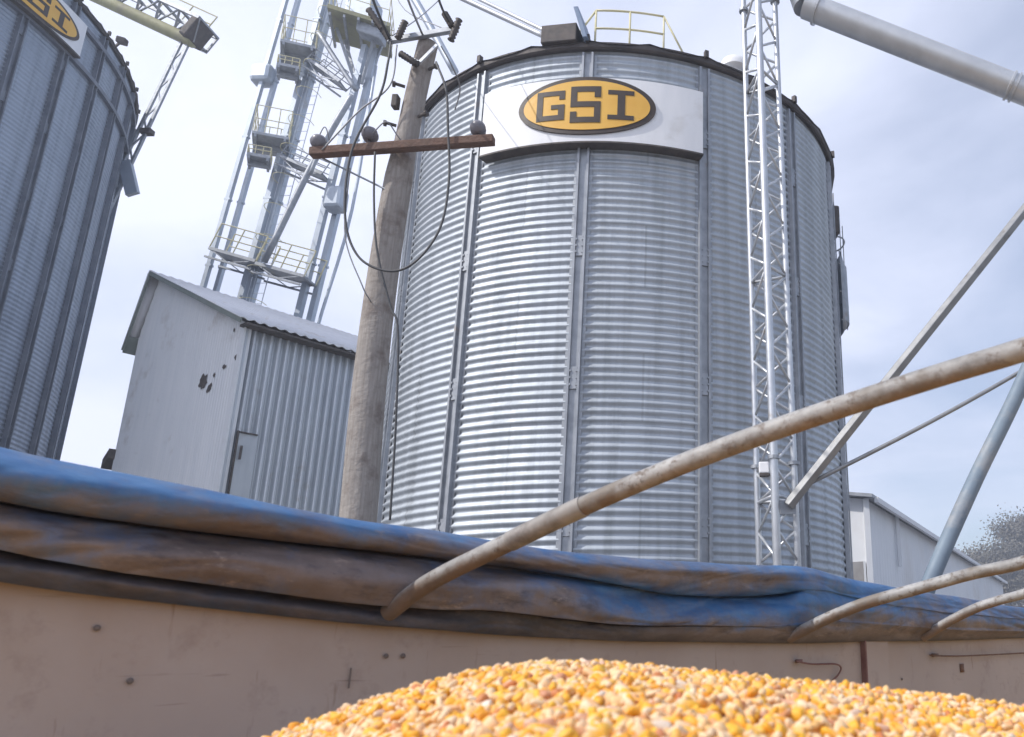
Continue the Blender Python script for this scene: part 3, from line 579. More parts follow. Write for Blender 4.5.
for z, s_ in ((zt_ - .35, 1), (zt_ - 1.0, -1), (zt_ - .9, 1), (zt_ - .55, -1)): p = pole_at(z); mb = MB(); mb.tube([p + V(.1 * s_, -.05, 0), p + V(.19 * s_, -.09, .01)], .016, 8); mb.lathe(p + V(.18 * s_, -.09, 0), (s_, -.3, 0), [(.03, 0), (.03, .025)], 8); mb.build('step_bolt', 'dark_steel', up_)
p = pole_at(zt_ - .75); MB().box(p + V(-.14, -.08, 0), (.03, 0, 0), (0, .04, 0), (0, 0, .07)).build('junction_box', 'dark_steel', up_, bevel=.01)
def wire(pts, r, label, m='cable', name='cable', cat='cable', group=None, n=10):
    o = MB().tube(catmull(pts, n), r, 8).build(name, m, smooth=True); tag(o, label, cat, group); return o
wire([at(391, 42, YP - .12), at(388, 62, YP - .3), at(380, 95, YP - .3), at(352, 150, YP - .3), at(345, 215, YP - .3), at(358, 256, YP - .3), at(388, 271, YP - .3), at(415, 262, YP - .3), at(440, 228, YP - .3), at(449, 180, YP - .3), at(448, 130, YP - .3), at(446, 90, YP - .3), at(436, 62, YP - .25)], .011, 'thick dark cable hanging in a wide loop across the wooden pole')
wire([at(375, 152, YP - .25), at(374, 200, YP - .22), at(377, 250, YP - .22), at(390, 305, YP - .2), at(398, 330, YP - .2), at(396, 420, YP - .15), at(390, 520, YP - .1)], .010, 'dark cable running down the right side of the wooden pole')
wire([at(350, 168, YP - .28), at(345, 235, YP - .28), at(362, 285, YP - .25), at(371, 302, YP - .14)], .006, 'thin grey wire hanging left of the wooden pole beside the loop', 'wire')
wire([at(322, 150, YP - .25), at(358, 112, YP - .2), at(390, 85, YP - .2), at(397, 45, YP - .2)], .008, 'grey jumper wire from the left crossarm insulator up to the pole top', 'wire')
wire([at(372, 134, YP - .25), at(386, 122, YP - .3), at(397, 135, YP - .2), at(402, 142, YP - .15)], .006, 'short curled jumper wire beside the middle crossarm insulator', 'wire')
wire([at(318, 138, YP - .2), at(325, 127, YP - .3), at(330, 142, YP - .2)], .005, 'tiny wire hook at the left crossarm insulator', 'wire')
wire([at(441, 46, YP - .1), at(452, 66, YP), at(460, 88, YP + .2), at(455, 110, YP + .3)], .007, 'short grey wire curling right of the pole top', 'wire')
PLG = 'power lines at the pole top'
wire([at(390, 40, YP - .1), at(375, 5, 6.2), at(352, -60, 4.8)], .013, 'dark power line leaving the pole top up to the left', 'cable', 'power_line', 'power line', PLG, 4)
wire([at(449, 22, YP - .2), at(440, 3, 6.3), at(424, -50, 5)], .012, 'dark power line leaving the right end of the pole top bracket', 'cable', 'power_line', 'power line', PLG, 4)
wire([at(424, 38, YP - .05), at(410, 5, 6), at(394, -40, 5)], .011, 'grey power line rising from the middle of the pole top', 'wire', 'power_line', 'power line', PLG, 4)
wire([at(447, 30, YP), at(405, 10, 7.6), at(390, -20, 8.6)], .006, 'thin wire crossing just above the pole top', 'wire', 'power_line', 'power line', PLG, 4)
wire([at(392, 36, YP - .1), at(426, 12, 7.5), at(470, -30, 9)], .006, 'thin wire climbing right over the pole top', 'wire', 'power_line', 'power line', PLG, 4)
# pipe from behind the pole top towards the bin eave, and the twin feed pipes to the roof hatch
wire([at(404, -18, 9.6), at(422, 12, 9.5), at(455, 72, 9.45)], .055, 'grey down pipe behind the pole top meeting the bin eave', 'galv_far', 'down_pipe', 'pipe', None, 6)
FP = 'twin feed pipes to the roof hatch'
wire([at(440, -12, 10.6), at(500, 16, 10.4), at(548, 38, 10.2)], .045, 'lower of two pale feed pipes sloping to the roof hatch', 'tube', 'feed_pipe', 'pipe', FP, 6)
wire([at(452, -14, 10.6), at(510, 14, 10.4), at(552, 34, 10.2)], .03, 'upper and thinner of two pale feed pipes sloping to the roof hatch', 'tube', 'feed_pipe', 'pipe', FP, 6)
# ---------------------------------------------------------------- bucket elevators behind the shed
YE = 24.0
def ext(a_, b_, z): k = (z - a_.z) / (b_.z - a_.z); return a_ + (b_ - a_) * k
def railing(mb, c_, hx, hy, h=1.0, posts=3, r=.015):
    # rectangular guard rail round a platform; c_ is the deck centre, hx/hy half-size vectors
    cs = [c_ + hx + hy, c_ + hx - hy, c_ - hx - hy, c_ - hx + hy]
    for i in range(4):
        p, q_ = cs[i], cs[(i + 1) % 4]
        for k in range(posts): e = p + (q_ - p) * k / posts; mb.tube([e, e + V(0, 0, h)], r, 6)
        for hh in (h, h * .5): mb.tube([p + V(0, 0, hh), q_ + V(0, 0, hh)], r, 6)
def platform(root, c_, hx, hy, m='galv_dull', h=1.0):
    mb = MB(); mb.box(c_, hx, hy, V(0, 0, .05)); mb.bar(c_ - hx * .9 - V(0, 0, .14), c_ + hx * .9 - V(0, 0, .14), .1, .18)
    for k in (-.8, .8): mb.bar(c_ + hx * k - hy - V(0, 0, .1), c_ + hx * k + hy - V(0, 0, .1), .07, .1)
    pf = mb.build('platform', m, root); mb = MB(); railing(mb, c_ + V(0, 0, .05), hx * .98, hy * .98, h); sub(mb, 'guard_rail', 'rail', pf, root)
def leg(label, b2, b1, w, gap, hoops, ztop=None):
    # a bucket elevator: two square casings side by side, flanged every few metres; b1 upper, b2 lower sighting
    lo, hi = at(*b2, YE), at(*b1, YE); bot = ext(lo, hi, 0); top_ = hi if ztop is None else ext(lo, hi, ztop)
    rt_ = thing('bucket_elevator', bot, label, 'grain elevator', 'bucket elevators behind the shed')
    for s_ in (-1, 1):
        off = V(gap / 2 * s_, .1 * s_, 0); mb = MB(); mb.bar(bot + off, top_ + off, w, w * .8); z = 1.; 
        while z < top_.z: p = ext(lo, hi, z); mb.box(p + off, (w * .62, 0, 0), (0, w * .52, 0), (0, 0, .035)); z += 2.4
        mb.build('casing', 'galv_far', rt_)
    # ladder with hoops
    L = V(w * .9 + gap / 2 + .25, -.3, 0)
    if hoops:
        mb = MB()
        for s_ in (-.2, .2): mb.tube([bot + L + V(s_, 0, 0), top_ + L + V(s_, 0, 0)], .014, 5)
        z = 1.
        while z < top_.z - .3: p = ext(lo, hi, z) + L; mb.tube([p - V(.2, 0, 0), p + V(.2, 0, 0)], .009, 5); z += .35
        mb.build('ladder', 'galv_far', rt_)
    z = 4.
    while z < top_.z - .3 and hoops:
        p = ext(lo, hi, z) + L; MB().tube([p + V(.36 * math.cos(t_), -.1 - .5 * math.sin(t_), 0) for t_ in np.linspace(-.3, PI + .3, 9)], .011, 5).build('cage_hoop', 'rail', rt_); z += 1.1
    return rt_, lo, hi
e1, l1, h1 = leg('leftmost of the tall grey bucket elevators behind the shed, joined boxes half way up', (211, 284), (292, 0), .15, .30, 0, 29)
e2, l2, h2 = leg('middle grey bucket elevator carrying two railed platforms, behind the shed', (247, 297), (328, 0), .21, .18, 1, 29)
e3, l3, h3 = leg('rightmost grey bucket elevator with the big olive head platform, behind the pole', (305, 315), (371, 48), .21, .30, 0)
p = at(264, 76, YE); MB().box(p, (.36, 0, 0), (0, .3, 0), (0, 0, .35)).build('gear_box', 'galv_far', e1, bevel=.15)
p = at(336, 200, YE - .3); MB().box(p, (.3, 0, 0), (0, .3, 0), (0, 0, .4)).build('gear_box', 'galv_far', e3, bevel=.12)
hx, hy = V(.62, .25, 0), V(-.3, .55, 0)
platform(e2, at(298, 55, YE - .3), hx * .8, hy); platform(e2, at(271, 145, YE - .3), hx * .8, hy)
platform(e2, at(288, 72, YE - .6), hx * .5, hy * .6, h=.3); platform(e2, at(259, 161, YE - .6), hx * .5, hy * .6, h=.3)
c_ = at(361, 32, YE - .2); mb = MB(); mb.box(c_, (.95, .3, -.15), (-.3, .8, 0), (0, 0, .08)); pf = mb.build('head_platform', 'platform', e3)
mb = MB(); railing(mb, c_ + V(0, 0, .1), V(.9, .28, -.14), V(-.28, .78, 0), 1.0); sub(mb, 'guard_rail', 'rail', pf, e3)
mb = MB()
for s_ in (-1, 1):
    for k in (-1, 1): mb.bar(c_ + V(.7 * k, .3 * s_, -.08), at(360, 86, YE) + V(.1 * k, .1 * s_, 0), .09, .09)
for k in (-.9, -.45, 0, .45, .9): mb.bar(c_ + V(.95 * k + .3, .3 * k - .8, -.15), c_ + V(.95 * k - .3, .3 * k + .8, -.15), .07, .12)
mb.build('head_brace', 'galv_dull', e3)
MB().box(c_ + V(0, 0, .7), (.5, 0, 0), (0, .4, 0), (0, 0, .6)).build('elevator_head', 'galv_far', e3, bevel=.1)
MB().box(c_ + V(.55, -.3, -.35), (.4, .1, -.12), (0, .25, 0), (0, 0, .22)).build('motor', 'galv_dull', e3, bevel=.06)
def catwalk(a_, b_, w, label, railh=.9, m='galv_dull', truss=.3):
    a_, b_ = Vector(a_), Vector(b_); d = (b_ - a_).normalized(); y = d.cross(V(0, 0, 1)).normalized(); up = y.cross(d); L = (b_ - a_).length
    rt_ = thing('catwalk', (a_ + b_) / 2, label, 'catwalk', 'steel catwalks between the elevators')
    mb = MB(); mb.box((a_ + b_) / 2, d * L / 2, y * w / 2, up * .03)
    mb.build('deck', m, rt_); mb = MB()
    for s_ in (-1, 1):
        mb.bar(a_ + y * w / 2 * s_ - up * truss, b_ + y * w / 2 * s_ - up * truss, .06, .06); mb.bar(a_ + y * w / 2 * s_, b_ + y * w / 2 * s_, .06, .1); n_ = max(2, int(L / .9))
        for k in range(n_): p, q_ = a_ + d * L * k / n_, a_ + d * L * (k + 1) / n_; mb.bar(p + y * w / 2 * s_ - up * truss * (k % 2), q_ + y * w / 2 * s_ - up * truss * ((k + 1) % 2), .03, .03)
    mb.build('truss', m, rt_); mb = MB()
    for s_ in (-1, 1):
        n_ = max(2, int(L / .9))
        for k in range(n_ + 1): p = a_ + d * L * k / n_ + y * w / 2 * s_; mb.tube([p, p + up * railh], .02, 6)
        for hh in (.5, 1): mb.tube([a_ + y * w / 2 * s_ + up * railh * hh, b_ + y * w / 2 * s_ + up * railh * hh], .02, 6)
    mb.build('guard_rail', 'rail' if railh > .5 else m, rt_); return rt_
catwalk(at(216, 253, YE - .4), at(262, 266, YE - .4), .7, 'low railed steel catwalk joining the left and middle elevators', .9)
catwalk(at(262, 268, YE - .4), at(310, 281, YE - .4), .7, 'low steel catwalk joining the middle and right elevators', .9)
catwalk(at(311, 63, YE - .3), at(343, 86, YE - .3), .5, 'short high ladder-like walkway below the head platform', .45)
catwalk(at(284, 160, YE - .3), at(326, 178, YE - .3), .5, 'ladder-like walkway half way up between the right two elevators', .45)
BR = 'slanting pipes between the elevators'
wire([at(264, 262, YE - .8), at(312, 165, YE - .8), at(347, 104, YE - .8), at(352, 97, YE - .7)], .10, 'slanting grey spout pipe dropping from the right elevator to the low catwalk', 'galv_dull', 'slanting_pipe', 'pipe', BR, 4)
wire([at(318, 32, YE - .6), at(340, 66, YE - .6), at(356, 90, YE - .6)], .08, 'short slanting pipe from the middle elevator top to the right elevator', 'galv_dull', 'slanting_pipe', 'pipe', BR, 4)
wire([at(352, 98, YE - .7), at(340, 114, YE - .7), at(322, 145, YE - .9), at(310, 175, YE - .9)], .06, 'thin slanting pipe just right of the grey spout pipe', 'galv_dull', 'slanting_pipe', 'pipe', BR, 4)
wire([at(376, 66, YE - .1), at(352, 210, YE - .1), at(322, 312, YE - .1), at(306, 370, YE - .1)], .05, 'thin upright pipe along the right elevator', 'galv_far', 'upright_pipe', 'pipe', None, 4)
wire([at(255, -5, YE - .6), at(214, 160, YE - .6), at(209, 200, YE - .6)], .0, 'x') if False else None
# ---------------------------------------------------------------- conveyor bridge over the left bin
YC = 19.0
a_, b_ = at(60, -20, YC), at(193, 42, YC)
cv_ = thing('conveyor_bridge', (a_ + b_) / 2, 'olive grey conveyor bridge reaching over the left bin roof', 'conveyor bridge')
d = (b_ - a_).normalized(); y = d.cross(V(0, 0, 1)).normalized(); up = y.cross(d); L = (b_ - a_).length
MB().tube([a_, b_], .17, 16).build('conveyor_tube', 'platform', cv_, smooth=True, angle=50)
mb = MB(); o1, o2 = up * .62 + y * .3, up * .62 - y * .5
for o_ in (o1, o2): mb.bar(a_ + o_, b_ + o_, .09, .09)
mb.bar(a_ + up * .1 - y * .5, b_ + up * .1 - y * .5, .09, .09)
n_ = 7
for k in range(n_ + 1):
    p = a_ + d * L * k / n_; mb.bar(p + o1, p + o2, .06, .06); mb.bar(p + o1, p, .06, .06); mb.bar(p + o2, p + up * .1 - y * .5, .05, .05)
    if k < n_: mb.bar(p + up * .1, p + d * L / n_ + o1, .04, .04)
mb.build('truss', 'galv_dull', cv_)
mb = MB(); mb.box((a_ + b_) / 2 + up * .1 - y * .28, d * L / 2, y * .22, up * .02); mb.build('walkway', 'galv_dull', cv_)
mb = MB()
for k in range(6): p = a_ + d * L * .9 * k / 5 + o2; mb.tube([p, p + up * .6], .02, 6)
for hh in (.3, .6): mb.tube([a_ + o2 + up * hh, a_ + d * L * .9 + o2 + up * hh], .02, 6)
mb.build('guard_rail', 'rail', cv_)
MB().box(b_ + up * .3 - d * .1, d * .12, y * .34, up * .34).build('conveyor_head', 'dark_steel', cv_, bevel=.04)
q0, q1 = at(189, 34, YC), at(143, 130, YC); q2 = ext(q0, q1, 0)
sp2 = thing('support_post', q2, 'slanting lattice support post under the conveyor bridge beside the left bin', 'support post')
mb = MB()
for s_ in (-1, 1): mb.bar(q0 + V(.11 * s_, 0, 0), q2 + V(.16 * s_, 0, 0), .07, .07)
n_ = 44
for k in range(n_): p, q_ = q0 + (q2 - q0) * k / n_, q0 + (q2 - q0) * (k + 1) / n_; s_ = 1 if k % 2 else -1; mb.bar(p + V(.12 * s_, 0, 0), q_ - V(.12 * s_, 0, 0), .035, .035)
mb.build('post_frame', 'galv_dull', sp2)
p = at(129, 178, YC); MB().box(p, (.15, 0, .05), (0, .06, 0), (-.2, 0, .5)).build('cover_plate', 'galv_far', sp2, bevel=.01)
p = at(147, 132, YC); MB().box(p, (.14, 0, 0), (0, .1, 0), (0, 0, .07)).build('clamp', 'dark_steel', sp2)
p = at(122, 41, 18.6); aa_ = thing('roof_fitting', p, 'small dark fitting on the edge of the left bin roof', 'fitting'); MB().box(p, (.09, .05, .0), (0, .08, 0), (0, 0, .1)).build('fitting_body', 'dark_steel', aa_, bevel=.03); MB().bar(p, p + V(-.25, 0, -.3), .05, .05).build('fitting_arm', 'dark_steel', aa_)
# ---------------------------------------------------------------- white building far right, tree
dB = V(.40, 1, 0).normalized(); nB = V(-dB.y, dB.x, 0); K0 = at(865, 499, 20.0); KB = V(K0.x, K0.y, 0); hB = K0.z; LB = 34
wb = thing('white_building', KB, 'long low white metal building in haze, right of the bright bin', 'building')
mb = MB(); n_ = 700
mb.grid([[KB + dB * (LB * k / n_) - nB * 0 + V(0, 0, z) - V(dB.y, -dB.x, 0) * (-.012 * math.sin(2 * PI * (LB * k / n_) / .3)) for k in range(n_ + 1)] for z in (0, hB)]); mb.build('side_wall', 'white_far', wb, smooth=True)
hw = 9.
slope = .16; mb = MB(); mb.add([KB, KB + nB * hw, KB + nB * hw * 2, KB + nB * hw * 2 + V(0, 0, hB), KB + nB * hw + V(0, 0, hB + hw * slope * 1.0), KB + V(0, 0, hB)], [(0, 1, 4, 5), (1, 2, 3, 4)])
mb.build('end_wall', 'white_far', wb); mb = MB(); mb.add([p_ + dB * LB for p_ in (KB, KB + nB * hw, KB + nB * hw * 2, KB + nB * hw * 2 + V(0, 0, hB), KB + nB * hw + V(0, 0, hB + hw * slope), KB + V(0, 0, hB))], [(0, 1, 4, 5), (1, 2, 3, 4)]); mb.build('end_wall', 'white_far', wb)
mb = MB(); Z = V(0, 0, 1)
mb.grid([[KB - dB * .3 - nB * .25 + Z * (hB + .03), KB + dB * (LB + .3) - nB * .25 + Z * (hB + .03)], [KB - dB * .3 + nB * hw + Z * (hB + hw * slope + .06), KB + dB * (LB + .3) + nB * hw + Z * (hB + hw * slope + .06)], [KB - dB * .3 + nB * (2 * hw + .25) + Z * (hB + .03), KB + dB * (LB + .3) + nB * (2 * hw + .25) + Z * (hB + .03)]]); mb.build('roof', 'galv_dull', wb, solid=.08)
mb = MB(); mb.bar(KB - nB * .28 + Z * (hB - .04), KB - nB * .28 + dB * LB + Z * (hB - .04), .1, .13); mb.build('gutter', 'white_far', wb)
q_ = on_plane(856, 562, KB, dB); mb = MB(); mb.box(V(0, 0, q_.z / 2) + KB + nB * .85 - dB * .03, nB * .72, dB * .02, V(0, 0, q_.z / 2)); dd_ = mb.build('door', 'opening', wb)
mb = MB()
for k in (0, 1): mb.bar(KB + nB * (.13 + .72 * k * 2 - .04) - dB * .06, KB + nB * (.13 + .72 * k * 2 - .04) - dB * .06 + Z * q_.z, .06, .05)
sub(mb, 'door_frame', 'white_far', dd_, wb)
mb = MB(); mb.bar(KB - dB * .02 - nB * .02, KB - dB * .02 - nB * .02 + Z * hB, .14, .14); mb.build('corner_trim', 'white_far', wb)
mb = MB(); p_ = KB + dB * 3.2 - nB * .1; mb.bar(p_ + Z * (hB - 1.4), p_ + Z * hB, .1, .1); mb.build('downpipe', 'white_far', wb)
def make_tree(base, H, Wd, seed, label, nl, ls):
    rnd = random.Random(seed); root = thing('tree', base, label, 'tree', 'hazy trees beyond the white building'); mb = MB(); tips = []
    def grow(p, d, L, r, lv):
        q_ = p + d * L * .5 + V(rnd.uniform(-.05, .05), rnd.uniform(-.05, .05), 0) * L; e = p + d * L; mb.tube([p, q_, e], [r, r * .8, r * .62], 7 if lv < 2 else 5, cap=False); tips.append((e, lv)); tips.append((q_, lv))
        if lv < 5:
            for k in range(3 if lv < 4 else 2):
                nd = (d * .7 + V(rnd.uniform(-1, 1) * Wd, rnd.uniform(-1, 1) * Wd, rnd.uniform(-.05, .7))).normalized(); grow(e if rnd.random() < .6 else q_, nd, L * rnd.uniform(.62, .82), r * .58, lv + 1)
    grow(base, V(0.03, 0, 1), H * .27, H * .028, 0); mb.build('trunk', 'bark', root, smooth=True)
    T_ = np.array([list(e) for e, lv in tips if lv >= 3]); idx = rng.integers(0, len(T_), nl); c_ = T_[idx] + rng.normal(0, H * .035, (nl, 3))
    u_ = rng.normal(size=(nl, 3)); u_ /= np.linalg.norm(u_, axis=1)[:, None]; w_ = np.cross(u_, rng.normal(size=(nl, 3))); w_ /= np.linalg.norm(w_, axis=1)[:, None]
    s_ = ls * rng.uniform(.5, 1.3, (nl, 1)); v = np.stack([c_ - u_ * s_, c_ + w_ * s_ * .55, c_ + u_ * s_, c_ - w_ * s_ * .55], 1).reshape(-1, 3) - np.array(list(base))
    me = fast_mesh('crown', v, np.arange(nl * 4).reshape(-1, 4)); me.materials.append(G['leaf']); o = bpy.data.objects.new('crown', me); COL.objects.link(o); o.parent = root
def gpt(px, Y): p = at(px, 600, Y); return V(p.x, p.y, 0)
make_tree(gpt(1034, 118), 27, .85, 11, 'largest hazy tree, cut by the right edge behind the bows', 60000, .2)
make_tree(gpt(990, 122), 20, .8, 5, 'hazy lower tree just left of the largest one, beyond the white building', 40000, .2)
make_tree(gpt(957, 128), 15, .8, 23, 'smallest faint tree against the end of the white building', 26000, .2)
# ---------------------------------------------------------------- grain trailer
W0 = V(-1.336, 1.44, 0); n_w = V(.76, -.65, 0).normalized(); d_w = V(n_w.y * -1, n_w.x, 0).normalized()
RIM = EYE + .15; FLOOR = 1.55; T0, T1 = -2.2, 9.3; WID = 2.6
tr = thing('grain_trailer', W0 + d_w * 3 + n_w * 1.3, 'beige open-top grain trailer whose inner wall fills the foreground', 'trailer')
def wp(px, py, off=0.): return on_plane(px, py, W0 + n_w * off, n_w)       # point on the wall plane, off metres inwards
def wt(px): return (wp(px, 640) - W0).dot(d_w)
mid = (T0 + T1) / 2; hl = (T1 - T0) / 2
mb = MB(); zc_ = (RIM + FLOOR) / 2; hz_ = (RIM - FLOOR) / 2
nseg = 60
mb.grid([[W0 + d_w * (T0 + (T1 - T0) * k / nseg) + n_w * (.004 * noise.noise(V(k * .4, 1, z * 3))) + V(0, 0, z) for k in range(nseg + 1)] for z in np.linspace(FLOOR, RIM, 14)]); mb.box(W0 + d_w * mid - n_w * .03 + V(0, 0, zc_), d_w * hl, n_w * .022, V(0, 0, hz_)); far = mb.build('side_wall', 'twall', tr, smooth=False)
mb = MB(); mb.box(W0 + d_w * mid + n_w * (WID + .02) + V(0, 0, zc_ - .06), d_w * hl, n_w * .025, V(0, 0, hz_ - .06)); mb.build('side_wall', 'twall', tr)
for t_ in (T0, T1): MB().box(W0 + d_w * t_ + n_w * WID / 2 + V(0, 0, zc_ - .08), d_w * .025, n_w * WID / 2, V(0, 0, hz_ - .05)).build('end_wall', 'twall', tr)
MB().box(W0 + d_w * mid + n_w * WID / 2 + V(0, 0, FLOOR - .03), d_w * hl, n_w * WID / 2, V(0, 0, .04)).build('floor', 'chassis', tr)
mb = MB()
for s_ in (.8, 1.8): mb.box(W0 + d_w * mid + n_w * s_ + V(0, 0, 1.32), d_w * (hl + .3), n_w * .05, V(0, 0, .17))
for t_ in np.arange(T0 + .4, T1, .9): mb.box(W0 + d_w * t_ + n_w * WID / 2 + V(0, 0, 1.46), d_w * .04, n_w * WID / 2, V(0, 0, .04))
mb.build('chassis', 'chassis', tr)
mb = MB()
for t_ in np.arange(T0 + .5, T1, 1.0): mb.box(W0 + d_w * t_ - n_w * .075 + V(0, 0, zc_), d_w * .035, n_w * .022, V(0, 0, hz_ - .05))
mb.build('outer_ribs', 'chassis', tr)
for t_ in (6.3, 7.5, -1.2):
    mb = MB(); mb.tube([W0 + d_w * t_ + n_w * .1 + V(0, 0, .52), W0 + d_w * t_ + n_w * (WID - .1) + V(0, 0, .52)], .07, 12); mb.bar(W0 + d_w * t_ + n_w * .8 + V(0, 0, .55), W0 + d_w * t_ + n_w * .8 + V(0, 0, 1.2), .1, .1); mb.bar(W0 + d_w * t_ + n_w * 1.8 + V(0, 0, .55), W0 + d_w * t_ + n_w * 1.8 + V(0, 0, 1.2), .1, .1); mb.build('axle', 'chassis', tr)
    for s_ in (.15, WID - .15):
        c_ = W0 + d_w * t_ + n_w * s_ + V(0, 0, .52); pr = [(.28, -.14), (.47, -.15), (.515, -.12), (.52, 0), (.515, .12), (.47, .15), (.28, .14)]
        w_o = MB().lathe(c_, n_w, pr, 36).build('wheel', 'rubber', tr, smooth=True, angle=40); sub(MB().lathe(c_, n_w, [(.10, -.12), (.27, -.151), (.285, -.08), (.285, .08), (.27, .151), (.10, .12)], 24), 'rim', 'galv_dull', w_o, tr)
# rim rail under the tarp
mb = MB(); mb.box(W0 + d_w * mid - n_w * .05 + V(0, 0, RIM + .015), d_w * hl, n_w * .04, V(0, 0, .02)); mb.build('top_rail', 'chassis', tr, bevel=.005)
# panel joint post with a reddish edge, bolts, hooks
G['redprimer'] = mat('red_primer_edge', (0.15, 0.07, 0.065), (0.24, 0.14, 0.125), 12, .8)
ta, tb = wt(861), wt(884); mb = MB(); mb.box(W0 + d_w * (ta + tb) / 2 + n_w * .012 + V(0, 0, zc_ - .02), d_w * (tb - ta) / 2, n_w * .008, V(0, 0, hz_ - .03)); mb.build('joint_post', 'twall', tr, bevel=.004)
mb = MB(); mb.box(W0 + d_w * (ta - .006) + n_w * .014 + V(0, 0, zc_ - .03), d_w * .005, n_w * .012, V(0, 0, hz_ - .02)); mb.build('joint_edge', 'redprimer', tr)
for px, py in ((97, 628), (130, 681), (386, 656), (403, 656), (902, 679)):
    c_ = wp(px, py, .004); MB().lathe(c_, n_w, [(.006, 0), (.006, .001), (.0035, .002), (.0035, .003), (.0025, .004)], 12).build('bolt', 'chassis', tr)
mb = MB()
pts = [wp(796, 661, .02), wp(812, 664, .022), wp(835, 664, .022), wp(841, 668, .02), wp(838, 675, .012), wp(833, 680, .01)]
mb.tube(catmull(pts, 4), .0035, 8); mb.box(wp(799, 661, .014), d_w * .012, n_w * .008, V(0, 0, .006)); mb.build('hook', 'redprimer', tr, smooth=True)
mb = MB(); pts = [wp(930, 655, .02), wp(950, 656, .022), wp(985, 655, .022), wp(1060, 651, .02)]; mb.tube(catmull(pts, 4), .0035, 8); mb.box(wp(935, 655, .014), d_w * .02, n_w * .008, V(0, 0, .007)); mb.box(wp(962, 668, .004), d_w * .018, n_w * .002, V(0, 0, .02)); mb.build('hook', G['arm'], tr, smooth=True)
mb = MB()
for px, py, h in ((350, 678, .022),): mb.box(wp(px, py, .005), d_w * .0015, n_w * .001, V(0, 0, h))
mb.build('weld_mark', 'chassis', tr)
# ---------------------------------------------------------------- rolled tarp on the far rim
ST = [ # image column : rows and stand-off of the folds from the lower hem to the back of the roll, dust of each
 (-230, [532, 533, 510, 492, 465, 440, 424, 400, 385], [.02, .04, .065, .045, .09, .05, .10, .11, .04], [.3, .45, .7, .6, .7, .5, .35, .05, .0]),
 (0,    [580, 581, 563, 549, 525, 503, 488, 462, 445], [.015, .035, .06, .035, .085, .045, .10, .105, .04], [.3, .4, .75, .6, .75, .5, .35, .02, .0]),
 (170,  [602, 603, 590, 578, 553, 527, 514, 495, 483], [.015, .03, .06, .03, .085, .04, .10, .10, .04], [.2, .3, .8, .7, .85, .6, .35, .02, .0]),
 (340,  [621, 622, 612, 601, 572, 547, 538, 524, 516], [.015, .03, .05, .03, .08, .04, .09, .09, .04], [.3, .5, .85, .7, .9, .7, .55, .2, .1]),
 (430,  [628, 629, 619, 608, 580, 557, 549, 538, 530], [.015, .03, .05, .035, .08, .035, .085, .085, .04], [.3, .5, .85, .8, .9, .7, .6, .35, .1]),
 (490,  [633, 634, 624, 610, 582, 565, 559, 549, 541], [.015, .03, .05, .05, .085, .02, .085, .085, .04], [.3, .6, .85, .8, .8, .5, .6, .35, .2]),
 (560,  [637, 638, 629, 618, 590, 576, 566, 557, 550], [.015, .03, .05, .055, .09, .02, .08, .085, .04], [.3, .7, .9, .8, .6, .1, .6, .35, .2]),
 (630,  [640, 641, 633, 624, 611, 588, 574, 565, 557], [.015, .03, .055, .06, .085, .02, .07, .085, .04], [.3, .7, .95, .7, .4, .05, .6, .3, .2]),
 (700,  [641, 642, 635, 626, 616, 597, 579, 570, 562], [.015, .03, .055, .065, .065, .02, .065, .08, .04], [.3, .8, .95, .6, .2, .05, .6, .4, .2]),
 (775,  [642, 643, 635, 626, 610, 594, 581, 572, 566], [.015, .03, .055, .07, .06, .025, .07, .08, .04], [.3, .8, .9, .5, .15, .05, .5, .35, .2]),
 (808,  [642, 643, 634, 622, 605, 590, 580, 573, 568], [.015, .03, .06, .085, .10, .10, .10, .09, .04], [.3, .8, .9, .3, .05, .0, .1, .15, .2]),
 (840,  [641, 642, 633, 621, 607, 595, 587, 580, 576], [.015, .03, .06, .08, .08, .07, .07, .07, .04], [.3, .8, .9, .4, .15, .0, .05, .1, .2]),
 (874,  [640, 641, 633, 623, 612, 602, 595, 588, 584], [.015, .03, .06, .09, .11, .11, .10, .08, .04], [.3, .8, .95, .6, .4, .15, .0, .05, .1]),
 (915,  [640, 641, 634, 626, 618, 609, 602, 596, 591], [.015, .03, .055, .08, .08, .08, .08, .07, .04], [.3, .8, .95, .8, .5, .3, .1, .1, .2]),
 (965,  [639, 640, 635, 629, 622, 615, 608, 602, 598], [.015, .03, .055, .085, .10, .10, .09, .07, .04], [.3, .8, .9, .85, .7, .4, .2, .3, .4]),
 (1024, [637, 638, 634, 630, 625, 620, 615, 611, 608], [.015, .03, .055, .08, .09, .09, .08, .07, .04], [.3, .7, .8, .7, .4, .3, .2, .3, .3]),
 (1110, [636, 637, 634, 631, 627, 623, 620, 617, 615], [.015, .03, .055, .08, .09, .09, .08, .07, .04], [.3, .7, .8, .7, .4, .3, .2, .3, .3]),
]
def cat1(a, n): # catmull along axis 0 of a numpy array
    a = np.concatenate([[2 * a[0] - a[1]], a, [2 * a[-1] - a[-2]]]); o = []
    for i in range(1, len(a) - 2):
        for k in range(n):
            t_ = k / n; p, q_, r_, s_ = a[i - 1:i + 3]
            o.append(.5 * (2 * q_ + (r_ - p) * t_ + (2 * p - 5 * q_ + 4 * r_ - s_) * t_ ** 2 + (3 * q_ - p - 3 * r_ + s_) * t_ ** 3))
    o.append(a[-2]); return np.array(o)
